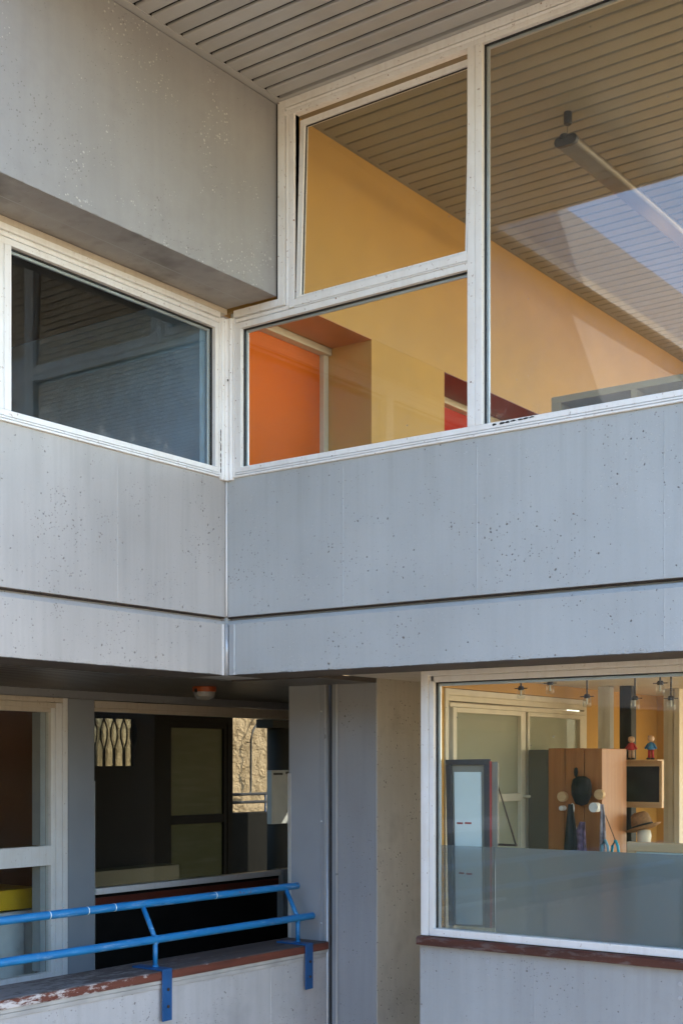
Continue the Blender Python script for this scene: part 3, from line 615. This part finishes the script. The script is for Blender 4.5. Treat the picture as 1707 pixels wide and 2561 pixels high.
# wardrobe with hung things
t = thing('wardrobe', 'dark sided brown wooden wardrobe standing in the workshop', 'wardrobe', (1.66, 1.9, 0.0))
box('side_panel', 'olive_dk', t, 1.372, 1.535, 1.75, 2.15, 0.0, 2.105, 0.004)
box('door', 'brownwood', t, 1.538, 1.668, 1.74, 2.15, 0.0, 2.115, 0.004); box('door', 'brownwood', t, 1.674, 1.819, 1.735, 2.15, 0.0, 2.114, 0.004); box('door', 'brownwood', t, 1.824, 1.958, 1.74, 2.15, 0.0, 2.112, 0.004)
for (x, z) in ((1.668, 1.77), (1.954, 1.789)): MB().tube([(x, 1.733, z), (x, 1.70, z), (x, 1.69, z)], 0.036, 18).build('round_knob', 'pine', t, 0.004)
MB().tube([(1.668, 1.739, 1.688), (1.668, 1.69, 1.688), (1.668, 1.68, 1.687)], 0.018, 14).build('small_knob', 'white', t, 0.006)
t = thing('felt_hat', 'floppy black hat hanging on the wardrobe door', 'hat', (1.83, 1.66, 1.72))
MB().lathe((1.83, 1.68, 1.815), [(0.0, -0.108), (0.048, -0.094), (0.078, -0.03), (0.080, 0.03), (0.066, 0.080), (0.033, 0.100), (0.0, 0.102)], 18, 1.0, 0.35).build('brim', 'felt', t, smooth=True)
MB().lathe((1.845, 1.655, 1.845), [(0.0, -0.066), (0.047, -0.047), (0.052, 0.0), (0.047, 0.047), (0.0, 0.061)], 14, 1.0, 0.5).build('crown', 'felt', t, smooth=True)
t = thing('wooden_spoon', 'dark oval ladle hanging above the black hat', 'spoon', (1.777, 1.70, 1.87))
MB().lathe((1.777, 1.70, 1.945), [(0.0, -0.04), (0.013, -0.025), (0.017, 0.0), (0.013, 0.027), (0.0, 0.034)], 12, 1, 0.4).build('bowl', 'felt', t, smooth=True)
MB().tube([(1.777, 1.70, 1.91), (1.780, 1.70, 1.85)], 0.004, 6).build('handle', 'felt', t)
t = thing('white_spoon', 'white spoon with thin handle hanging beside the grey cloth', 'spoon', (1.774, 1.65, 1.55))
MB().lathe((1.774, 1.65, 1.69), [(0.0, -0.040), (0.013, -0.028), (0.018, 0.0), (0.013, 0.028), (0.0, 0.038)], 12, 1, 0.4).build('bowl', 'white', t, smooth=True)
MB().tube([(1.776, 1.65, 1.655), (1.805, 1.65, 1.545)], 0.0033, 6).build('handle', 'offwhite', t)
tag(MB().tube([(1.942, 1.70, 1.699), (1.942, 1.64, 1.700), (1.942, 1.632, 1.7005)], 0.034, 18).tube([(1.942, 1.6318, 1.7005), (1.942, 1.6312, 1.7005)], 0.026, 18).build('cup', 'white', None, 0.004), 'white cup hanging at the right of the wardrobe', 'cup')
def cloth(name, label, mat, pts, y):
    n = len(pts); v = []; f = []
    for i, (xl, xr, z) in enumerate(pts):
        for j in range(9):
            u = j / 8; v.append((xl + (xr - xl) * u, y + 0.016 * math.sin(u * 11 + i * 0.6), z))
    for i in range(n - 1):
        for j in range(8): f.append((i*9 + j, i*9 + j + 1, (i+1)*9 + j + 1, (i+1)*9 + j))
    o = MB().add(v, f).build(name, mat, None, smooth=True)
    s_ = o.modifiers.new('thickness', 'SOLIDIFY'); s_.thickness = 0.006
    return tag(o, label, 'cloth')
cloth('hanging_cloth', 'dark grey cloth hanging in front of the wardrobe', 'darkgrey', [(1.757, 1.797, 1.72), (1.74, 1.815, 1.62), (1.726, 1.84, 1.45), (1.71, 1.84, 1.25)], 1.62)
cloth('hanging_cloth', 'purple patterned cloth hanging near the wardrobe middle', 'purple', [(1.855, 1.904, 1.60), (1.825, 1.906, 1.54), (1.83, 1.906, 1.46), (1.84, 1.915, 1.25)], 1.60)
cloth('hanging_cloth', 'pale flowered scarf hanging on the wardrobe edge', 'flower', [(2.000, 2.03, 1.725), (1.998, 2.045, 1.65), (1.996, 2.045, 1.52), (1.996, 2.035, 1.30)], 1.62)
for i, (x, lb, mt) in enumerate(((2.046, 'pale blue ribbon hanging beside the white post', 'pale_teal'), (2.122, 'teal ribbon loop hanging right of the white post', 'teal'))):
    t = thing('ribbon', lb, 'ribbon', (x, 1.6, 1.38), 'ribbons by the white post')
    for s_ in (-1, 1): MB().tube([(x, 1.6, 1.480), (x + s_ * 0.020, 1.6, 1.44), (x + s_ * 0.028, 1.6, 1.36)], 0.010, 6).build('ribbon_tail', mt, t, smooth=True)
tag(MB().tube([(2.046, 1.61, 1.648), (2.122, 1.6, 1.480)], 0.003, 5).build('thin_stick', 'leather', None), 'thin stick leaning between scarf and teal ribbon', 'stick')
# posts, blackboard, dolls, straw hat, pine easel
PW = tag(MB().box(1.517, 1.575, 2.60, 2.66, 0.0, 2.599).box(1.576, 1.624, 2.59, 2.66, 0.0, 2.599).build('white_post', 'white', None, 0.004), 'white painted post rising behind the wardrobe', 'post')
PD = tag(MB().box(1.687, 1.765, 2.62, 2.70, 0.0, 2.599).box(1.766, 1.790, 2.61, 2.70, 0.0, 2.599).build('dark_post', 'darkgrey', None, 0.004), 'dark grey post left of the little blackboard', 'post')
PR = tag(MB().box(1.846, 1.886, 3.18, 3.24, 0.0, 2.599).box(1.906, 1.949, 3.16, 3.24, 0.0, 2.599).box(1.80, 1.845, 3.2, 3.24, 0.0, 2.599).build('door_frame', 'offwhite', None, 0.003), 'cream door frame at the right edge of the workshop view', 'door frame')
t = thing('blackboard', 'small blackboard in a light pine frame below the two dolls', 'blackboard', (1.98, 2.4, 1.68))
box('slate', 'slate', t, 1.838, 2.109, 2.395, 2.405, 1.722, 1.985)
box('top_rail', 'pine', t, 1.836, 2.131, 2.38, 2.42, 1.985, 2.026, 0.003); box('bottom_rail', 'pine', t, 1.836, 2.131, 2.38, 2.42, 1.679, 1.722, 0.003); box('side_rail', 'pine', t, 2.109, 2.131, 2.381, 2.42, 1.722, 1.985, 0.003)
t2 = thing('shelf', 'narrow shelf on top of the little blackboard', 'shelf', (1.98, 2.36, 2.026)); box('shelf_board', 'pine', t2, 1.84, 2.13, 2.30, 2.42, 2.027, 2.034)
def doll(x, h, lb, top, leg):
    t = thing('toy_doll', lb, 'doll', (x, 2.35, 2.035), 'small dolls on the blackboard'); z = 2.035
    for s_ in (-1, 1): MB().tube([(x + s_ * 0.014, 2.35, z + 0.008), (x + s_ * 0.012, 2.35, z + h * 0.42)], 0.011, 8).build('leg', leg, t, smooth=True); MB().lathe((x + s_ * 0.016, 2.342, z), [(0.012, 0), (0.016, 0.005), (0.010, 0.014)], 8, 1, 1.5).build('shoe', 'black', t)
    MB().lathe((x, 2.35, z + h * 0.38), [(0.026, 0), (0.030, h * 0.05), (0.022, h * 0.22), (0.010, h * 0.30)], 12).build('body', top, t, smooth=True)
    for s_ in (-1, 1): MB().tube([(x + s_ * 0.016, 2.35, z + h * 0.63), (x + s_ * 0.044, 2.345, z + h * 0.42)], 0.008, 6).build('arm', top, t, smooth=True)
    MB().lathe((x, 2.35, z + h * 0.66), [(0.0, 0), (0.020, h * 0.05), (0.025, h * 0.14), (0.020, h * 0.24), (0.0, h * 0.28)], 14).build('head', 'skin', t, smooth=True)
doll(1.906, 0.185, 'little doll in a red dress on the blackboard shelf', 'redc', 'skin')
doll(2.059, 0.19, 'little doll in blue top and red trousers on the blackboard shelf', 'bluec', 'redc')
t = thing('straw_hat', 'brown straw hat with dark band on a white head form', 'hat', (2.06, 2.2, 1.48))
def tiltx(m, c, a):
    ca, sa = math.cos(a), math.sin(a); m.v = [(c[0] + (x - c[0]) * ca - (z - c[2]) * sa, y, c[2] + (x - c[0]) * sa + (z - c[2]) * ca) for (x, y, z) in m.v]; return m
hc = (2.065, 2.2, 1.53); ha = R(17)
tiltx(MB().lathe(hc, [(0.03, 0.0), (0.085, -0.004), (0.135, 0.012), (0.138, 0.018), (0.085, 0.006), (0.03, 0.012)], 26, 1, 0.85), hc, ha).build('brim', 'straw', t, smooth=True)
tiltx(MB().lathe(hc, [(0.082, 0.002), (0.076, 0.06), (0.066, 0.105), (0.045, 0.125), (0.015, 0.112), (0.0, 0.110)], 26, 1, 0.85), hc, ha).build('crown', 'straw', t, smooth=True)
tiltx(MB().lathe(hc, [(0.0835, 0.008), (0.081, 0.034), (0.077, 0.034), (0.077, 0.008)], 26, 1, 0.85), hc, ha).build('hat_band', 'felt', t, smooth=True)
tag(MB().lathe((2.07, 2.2, 1.30), [(0.045, 0.0), (0.036, 0.07), (0.044, 0.12), (0.054, 0.18), (0.045, 0.225)], 18).build('head_form', 'offwhite', None, smooth=True), 'white head form carrying the straw hat', 'head form')
tag(MB().box(1.80, 2.3, 2.1, 2.5, 0.0, 1.30).build('display_cabinet', 'darkgrey', None, 0.004), 'dim cabinet carrying the head form behind the frosted film', 'cabinet')
t = thing('pine_frame', 'light pine frame with pale board behind the frosted film at right', 'frame', (2.9, 0.75, 0.9))
box('top_rail', 'pine', t, 2.593, 3.6, 0.74, 0.775, 1.470, 1.527, 0.003); box('side_rail', 'pine', t, 2.593, 2.65, 0.7405, 0.775, 0.90, 1.4695, 0.003); box('pale_board', 'paper', t, 2.65, 3.6, 0.755, 0.768, 0.90, 1.4695)
tag(box('work_table', 'grey', None, 1.9, 3.6, 1.0, 1.9, 0.70, 0.76, 0.01), 'grey table dimly seen through the frosted film', 'table')
# row of small jar lamps
for (x, y, z, lb) in ((1.503, 1.40, 2.524, 'leftmost of the six'), (1.73, 1.40, 2.552, 'second from left of the six'), (2.008, 1.40, 2.452, 'third from left of the six'), (2.355, 1.40, 2.429, 'fourth from left of the six'), (2.531, 1.40, 2.523, 'fifth from left of the six'), (2.605, 1.40, 2.421, 'rightmost of the six')):
    t = thing('jar_lamp', lb + ' glass jar lamps under the workshop ceiling', 'lamp', (x, y, z - 0.05), 'small jar lamps under the workshop ceiling')
    MB().tube([(x, y, z + 0.02), (x, y, 2.60)], 0.006, 6).build('stem', 'black', t)
    MB().lathe((x, y, z), [(0.020, -0.004), (0.022, 0.012), (0.016, 0.024)], 12).build('cap', 'black', t)
    MB().tube([(x - 0.05, y, z + 0.008), (x + 0.05, y, z + 0.008)], 0.0035, 6).build('cross_bar', 'black', t)
    MB().lathe((x, y, z - 0.065), [(0.024, 0), (0.028, 0.006), (0.028, 0.055), (0.022, 0.061)], 14).build('glass_jar', 'clear', t, smooth=True)
    MB().tube([(x, y, z - 0.004), (x, y, z - 0.045)], 0.006, 6).build('bulb', 'white', t)

# ------------------------------------------------------------------ lower gallery
XG = -2.30
struct(MB().box(XG - 0.1, -0.20, -7.0, 3.9, FZ - 0.2, FZ).build('floor_gallery', 'floor'), 'gallery floor behind the balcony wall')
ls = struct(box('soffit_gallery', 'void', None, XG - 0.2, -0.351, -7.0, 6.0, 2.640, 2.69), 'slatted soffit over the gallery')
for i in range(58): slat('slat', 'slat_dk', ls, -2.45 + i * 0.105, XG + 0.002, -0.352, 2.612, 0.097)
# back wall strip, pilaster
gw = struct(MB().box(XG - 0.10, XG - 0.004, -7.0, 6.0, 2.546, 2.64).build('wall_gallery_head', 'column'), 'narrow wall strip above the gallery windows')
t = tag(MB().box(XG - 0.10, XG + 0.010, 0.640, 0.925, FZ, 2.545).build('pilaster', 'panel', None, 0.003), 'narrow grey pilaster between the two gallery windows', 'pilaster')
MB().box(XG - 0.02, XG + 0.014, 0.9255, 0.930, FZ, 1.86).build('corner_guard', 'bead', t, 0.001)
GW = thing('gallery_window', 'cream framed gallery window at the left edge above the blue railing', 'window', (XG, -0.2, 0.2))
MB().box(XG - 0.06, XG + 0.016, 0.575, 0.626, 0.20, 2.545).box(XG - 0.06, XG + 0.010, 0.505, 0.570, 0.20, 2.50).box(XG - 0.06, XG + 0.004, 0.457, 0.500, 0.31, 2.455).box(XG - 0.05, XG - 0.004, 0.46, 0.62, 0.2, 2.5).build('stile', 'frame_lo', GW, 0.003)
MB().box(XG - 0.06, XG + 0.016, -7.0, 0.5745, 2.505, 2.545).box(XG - 0.06, XG + 0.010, -7.0, 0.5045, 2.46, 2.500).box(XG - 0.06, XG + 0.004, -7.0, 0.4565, 2.424, 2.455).box(XG - 0.05, XG - 0.004, -7.0, 0.46, 2.43, 2.53).build('head_rail', 'frame_tan', GW, 0.003)
box('transom', 'frame_lo', GW, XG - 0.06, XG + 0.003, -7.0, 0.4568, 1.178, 1.338, 0.003); box('bottom_rail', 'frame_lo', GW, XG - 0.06, XG + 0.006, -7.0, 0.5048, 0.20, 0.310, 0.003)
for (z0, z1) in ((1.3385, 2.4238), (0.3105, 1.1778)):
    p = box('pane', 'glass', GW, XG - 0.036, XG - 0.030, -7.0, 0.4568, z0, z1)
    MB().box(XG - 0.16, XG - 0.062, 0.400, 0.456, z0, z1).build('inner_reveal', 'grey', p)
GD = thing('gallery_window', 'wide dark gallery window with a white sill rail behind the blue railing', 'window', (XG, 2.2, 0.8))
MB().box(XG - 0.06, XG + 0.012, 0.931, 3.95, 2.478, 2.538).box(XG - 0.06, XG + 0.004, 0.931, 3.95, 2.446, 2.474).box(XG - 0.05, XG - 0.003, 0.931, 3.95, 2.45, 2.53).build('head_rail', 'frame_tan', GD, 0.003)
box('sill_rail', 'frame_lo', GD, XG - 0.06, XG + 0.03, 0.931, 3.392, 0.899, 0.952, 0.004)
box('sill_board', 'wood_dk', GD, XG - 0.06, XG + 0.004, 0.931, 3.385, 0.800, 0.870, 0.003); box('lower_panel', 'dark', GD, XG - 0.06, XG - 0.02, 0.931, 3.392, FZ, 0.80)
box('under_ledge', 'dark', GD, XG - 0.06, XG - 0.002, 0.931, 3.392, 0.870, 0.899)
box('pane', 'glass_dk', GD, XG - 0.036, XG - 0.030, 0.931, 3.95, 0.952, 2.446)
struct(box('wall_gallery_end', 'dark', None, XG - 0.3, -0.05, 4.0, 4.1, FZ - 0.2, 2.64), 'end wall of the gallery')
box('lower_panel', 'dark', GD, XG - 0.06, XG - 0.02, 3.3925, 3.95, FZ, 0.449)
tag(box('end_pier', 'panel', None, XG - 0.10, XG + 0.05, 3.394, 3.95, FZ + 0.75, 0.957, 0.004), 'short grey pier at the right end of the white sill rail', 'pier')
# soffit bulkhead lamp
lc = (-1.05, 0.93, 2.611)
t = thing('bulkhead_lamp', 'round bulkhead lamp with orange ring and ribbed glass under the gallery soffit', 'lamp', lc)
MB().lathe((lc[0], lc[1], lc[2] - 0.042), [(0.092, 0.0), (0.095, 0.004), (0.095, 0.038), (0.090, 0.042)], 32).build('ring', 'orange_pl', t, smooth=False)
MB().lathe((lc[0], lc[1], lc[2] - 0.108), [(0.0, 0.0), (0.035, 0.002), (0.062, 0.012), (0.078, 0.030), (0.084, 0.066)], 64, rib=0.018).build('ribbed_bowl', 'bowl', t, smooth=False)
MB().box(lc[0] - 0.01, lc[0] + 0.01, lc[1] - 0.103, lc[1] - 0.094, lc[2] - 0.05, lc[2] - 0.02).build('clip', 'black', t)

# rooms behind the gallery
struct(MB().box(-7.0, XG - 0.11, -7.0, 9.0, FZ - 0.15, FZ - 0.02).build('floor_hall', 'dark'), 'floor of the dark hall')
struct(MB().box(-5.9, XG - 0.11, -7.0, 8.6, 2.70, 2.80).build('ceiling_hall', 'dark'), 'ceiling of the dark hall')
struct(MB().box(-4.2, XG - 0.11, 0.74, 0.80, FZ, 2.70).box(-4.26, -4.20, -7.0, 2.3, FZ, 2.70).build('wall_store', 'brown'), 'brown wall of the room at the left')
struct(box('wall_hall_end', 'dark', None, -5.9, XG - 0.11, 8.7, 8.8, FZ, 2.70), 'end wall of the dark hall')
ll = -4.18
t = tag(box('wall_shelf', 'leather', None, ll, ll + 0.25, -3.0, 2.28, 1.70, 1.79, 0.003), 'dark shelf on the brown wall inside the left gallery window', 'shelf')
t = tag(box('paper_box', 'offwhite', None, ll + 0.05, ll + 0.15, 1.52, 1.60, 1.791, 1.84, 0.002), 'small cream box lying on the dark shelf', 'box')
# fridge with yellow worktop
t = thing('refrigerator', 'white refrigerator behind the lower left gallery pane', 'refrigerator', (-2.9, 0.2, FZ))
box('cabinet', 'fridge', t, -3.35, -2.80, -0.30, 0.73, FZ, 0.765, 0.012); box('door', 'fridge', t, -2.797, -2.745, -0.295, 0.565, FZ + 0.03, 0.770, 0.012); box('badge', 'leather', t, -2.744, -2.740, 0.50, 0.54, 0.71, 0.722)
tag(MB().box(-3.40, -2.74, -3.0, 0.735, 0.785, 0.955).build('worktop', 'yellow_bar', None, 0.006), 'bright yellow laminate worktop over the refrigerator', 'worktop')
t = thing('chair', 'dark rounded chair back seen above the transom at the left', 'chair', (-3.2, 0.45, FZ))
MB().lathe((-3.45, 0.55, 0.98), [(0.0, 0.0), (0.18, 0.02), (0.24, 0.14), (0.23, 0.30), (0.16, 0.42), (0.06, 0.46), (0.0, 0.465)], 22, 0.35, 1.0).build('backrest', 'felt', t, smooth=True)
MB().tube([(-3.45, 0.55, 0.99), (-3.45, 0.55, FZ)], 0.03, 8).build('leg', 'felt', t)
# hall partition at x=-5
XP = -5.0
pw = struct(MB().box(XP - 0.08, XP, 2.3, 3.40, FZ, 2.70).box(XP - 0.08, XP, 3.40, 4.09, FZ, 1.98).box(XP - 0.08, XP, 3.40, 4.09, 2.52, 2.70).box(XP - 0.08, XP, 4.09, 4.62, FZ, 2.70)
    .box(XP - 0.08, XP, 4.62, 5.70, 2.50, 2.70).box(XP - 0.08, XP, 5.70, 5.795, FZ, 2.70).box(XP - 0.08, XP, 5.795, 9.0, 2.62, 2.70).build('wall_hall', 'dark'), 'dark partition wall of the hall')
gt = thing('folding_grille', 'small barred window with folding lattice grille in the dark hall', 'grille', (XP, 3.75, 1.98))
for i in range(5):
    y = 3.42 + i * 0.155
    for s_ in (-1, 1): MB().tube([(XP + 0.02, y + s_ * 0.012, 1.98), (XP + 0.02, y + s_ * 0.012, 2.18), (XP + 0.02, y + s_ * 0.05, 2.30), (XP + 0.02, y + s_ * 0.05, 2.40), (XP + 0.02, y, 2.52)], 0.010, 6).build('lattice_bar', 'felt', gt)
box('pane', 'glass_dk', gt, XP - 0.05, XP - 0.044, 3.40, 4.09, 1.98, 2.52)
DR = thing('hall_door', 'dark framed glazed door with olive panes inside the hall', 'door', (XP, 5.16, FZ))
MB().box(XP - 0.07, XP - 0.01, 4.622, 4.695, FZ, 2.499).box(XP - 0.07, XP - 0.01, 5.635, 5.698, FZ, 2.499).box(XP - 0.07, XP - 0.01, 4.695, 5.635, 2.44, 2.499).box(XP - 0.07, XP - 0.01, 4.695, 5.635, 1.275, 1.382).box(XP - 0.07, XP - 0.01, 4.695, 5.635, FZ, 0.2).build('leaf_frame', 'dark', DR, 0.004)
box('pane', 'curtain', DR, XP - 0.045, XP - 0.040, 4.695, 5.635, 1.382, 2.44); box('pane', 'curtain', DR, XP - 0.045, XP - 0.040, 4.695, 5.635, 0.2, 1.275)
tag(box('low_counter', 'counter', None, -4.9, -4.6, 2.4, 4.40, FZ, 0.84, 0.01), 'dim olive counter at the bottom left of the dark hall', 'counter')
# terrace beyond: rough wall, pipe, rail, column
XR = -8.0
rw = MB(); ny, nz = 150, 90; y0, y1, z0, z1 = 6.4, 13.0, GZ, 4.6
vv = []
for j in range(nz + 1):
    for i in range(ny + 1):
        y = y0 + (y1 - y0) * i / ny; z = z0 + (z1 - z0) * j / nz
        vv.append((XR + 0.045 * noise.noise(Vector((y * 6, z * 6, 0.3))) + 0.03 * noise.noise(Vector((y * 14, z * 14, 4.0))), y, z))
rw.add(vv, [(j*(ny+1)+i, j*(ny+1)+i+1, (j+1)*(ny+1)+i+1, (j+1)*(ny+1)+i) for j in range(nz) for i in range(ny)])
rw.box(XR - 0.4, XR - 0.06, 6.4, 13.0, GZ, 4.6)
RW = tag(rw.build('rough_wall', 'stucco', None, smooth=True), 'sunlit rough cast wall seen through the dark gallery window', 'wall')
t = thing('wall_pipe', 'thin dark pipe bending up the sunlit rough wall', 'pipe', (XR + 0.1, 9.55, 1.5))
MB().tube([(XR + 0.11, 9.15, 1.52), (XR + 0.11, 9.50, 1.52), (XR + 0.11, 9.545, 1.56), (XR + 0.11, 9.55, 2.40), (XR + 0.11, 9.60, 2.55), (XR + 0.11, 9.78, 2.75), (XR + 0.11, 9.9, 3.2)], 0.017, 8).build('pipe_run', 'black', t, smooth=True)
for z in (1.95, 2.35): MB().box(XR + 0.02, XR + 0.10, 9.53, 9.545, z, z + 0.012).build('pipe_clip', 'black', t)
t = thing('terrace_railing', 'dark blue terrace railing in front of the sunlit rough wall', 'railing', (-6.8, 8.2, 1.25))
for z in (1.555, 1.437): MB().tube([(-6.8, 6.9, z), (-6.8, 8.62, z)], 0.022, 8).build('rail_tube', 'felt', t, smooth=True)
MB().tube([(-6.8, 8.60, 1.27), (-6.8, 8.60, 1.555)], 0.014, 8).build('post', 'bracket', t); MB().tube([(-6.8, 7.1, 1.27), (-6.8, 7.1, 1.555)], 0.014, 8).build('post', 'bracket', t)
tag(box('terrace_wall', 'dark', None, -6.95, -6.70, 6.6, 9.4, GZ, 1.285, 0.01), 'low terrace wall darkened for its shade below the far railing', 'wall')  # shade is put into the wall's near-black colour
struct(box('floor_terrace', 'darkgrey', None, -6.70, -5.08, 5.8, 9.4, FZ - 0.2, FZ), 'terrace floor beyond the hall')
t = thing('round_column', 'round dark steel column seen beside the sunlit rough wall', 'column', (-5.6, 7.45, FZ))
MB().tube([(-5.6, 7.45, FZ), (-5.6, 7.45, 2.50)], 0.165, 28).build('shaft', 'darkgrey', t, smooth=True)  # shade on the shaft is put into its dark grey
box('head_block', 'darkgrey', t, -5.75, -5.45, 7.14, 8.2, 2.50, 2.62, 0.004)
t = thing('meter_box', 'grey metal box mounted on the round column', 'box', (-5.4, 7.3, 1.17))
box('housing', 'grey', t, -5.44, -5.36, 7.00, 7.60, 1.19, 1.92, 0.006); MB().box(-5.359, -5.3575, 7.04, 7.24, 1.855, 1.885).box(-5.359, -5.3575, 7.30, 7.40, 1.87, 1.90).build('scribble', 'darkgrey', t)

# ------------------------------------------------------------------ balcony wall, cap, railing
BWL = tag(MB().box(-0.22, 0.0, -7.0, 1.1265, GZ, 0.612).build('balcony_wall', 'balcony', None), 'pale grey concrete balcony wall under the worn red brown cap', 'wall')
ridge_x(0.476, GZ + 2.4, 0.56).build('joint_ridge', 'balcony', BWL, smooth=True); ridge_x(-1.459, GZ + 2.4, 0.56).build('joint_ridge', 'balcony', BWL, smooth=True)
MB().box(0.0005, 0.014, -7.0, 1.126, 0.588, 0.611).box(0.0005, 0.008, -7.0, 1.126, 0.556, 0.584).build('drip_strip', 'strip', BWL, 0.002)
t = MB().box(-0.375, 0.026, -7.0, 1.127, 0.6125, 0.666).build('timber_cap', 'wood_cap', BWL, 0.006); t['label'] = 'flaking red brown timber cap along the balcony wall'
MB().box(-0.372, 0.020, -7.0, 1.1265, 0.6662, 0.6705).build('top_board', 'wood_top', t, 0.003)
RL = thing('balcony_railing', 'bright blue two tube balcony railing bolted to the balcony wall', 'railing', (-0.1, -1.0, 0.67))
def tube_y(y1, x, z):
    return MB().tube([(x, -7.0, z), (x, y1 - 0.03, z), (x, y1 - 0.012, z), (x, y1, z)], 0.0262, 20)
for (y1, x, z) in ((1.07, -0.080, 0.862), (1.035, -0.200, 1.084)):
    tube_y(y1, x, z).build('rail_tube', 'rail', RL, 0.006, smooth=True)
for y in (0.10, -1.09, -0.86, -1.40):
    MB().tube([(-0.200, y, 1.084), (-0.200, y + 0.006, 1.084)], 0.0268, 18).build('weld_mark', 'white', RL, smooth=True)
for yp in (0.885, -0.605, -2.095, -3.585):
    MB().tube([(-0.080, yp, 0.684), (-0.080, yp, 0.862)], 0.0165, 12).build('post', 'rail', RL, smooth=True)
    MB().tube([(-0.080, yp, 0.862), (-0.100, yp, 0.90), (-0.200, yp, 1.084)], 0.0165, 12).build('brace', 'rail', RL, smooth=True)
    for (wx, wz) in ((-0.196, 1.066), (-0.086, 0.884), (-0.080, 0.838), (-0.080, 0.689)):
        MB().lathe((wx, yp, wz - 0.006), [(0.016, 0.0), (0.0225, 0.003), (0.0215, 0.010), (0.016, 0.013)], 14).build('weld_bead', 'rail', RL, smooth=True)
    br = MB().box(-0.24, 0.038, yp - 0.052, yp + 0.034, 0.6712, 0.6840).box(0.0285, 0.038, yp - 0.052, yp + 0.034, 0.348, 0.6715).build('bracket', 'bracket', RL, 0.002)
    for z in (0.55, 0.44): MB().tube([(0.0379, yp - 0.004, z), (0.043, yp - 0.004, z), (0.0455, yp - 0.004, z)], 0.011, 8).build('bolt', 'leather', br, 0.002)

# ------------------------------------------------------------------ building opposite (seen only in reflections, bounces the sun)
OB = thing('opposite_building', 'sunlit beige building across the courtyard', 'building', (30, -34, GZ))
MB().box(9, 70, -46, -34, GZ, 8.0).build('wall', 'facade', OB)
for i in range(12): MB().box(10 + i * 5, 10.6 + i * 5, -34.0, -33.6, GZ, 7.8).build('pilaster', 'facade', OB)
for j in range(3):
    for i in range(12): MB().box(11.4 + i * 5, 14.2 + i * 5, -34.0, -33.95, -2.0 + j * 3.2, 0.2 + j * 3.2).build('window', 'dark', OB)
MB().box(8.7, 70.3, -46, -33.2, 8.0, 8.4).build('roof', 'frame_tan', OB)
# unseen hedge added across the courtyard to darken reflections in the lower panes
g_ = random.Random(5); hm = MB()
for _ in range(14000):
    p = Vector((g_.uniform(-45, 9), -23.5 + g_.uniform(-0.9, 0.9), GZ + 9.3 * g_.random() ** 0.9)); u = Vector((g_.uniform(-1, 1), g_.uniform(-1, 1), g_.uniform(-1, 1))).normalized(); w_ = u.orthogonal().normalized(); q = 0.26
    hm.add([p - u * q, p + w_ * q * 0.7, p + u * q, p - w_ * q * 0.7], [(0, 1, 2, 3)])
hm.box(-45, 9, -24.1, -22.9, GZ, GZ + 8.8)
tag(hm.build('hedge', 'leaf', None), 'tall unseen hedge added across the courtyard to darken the reflections', 'hedge')
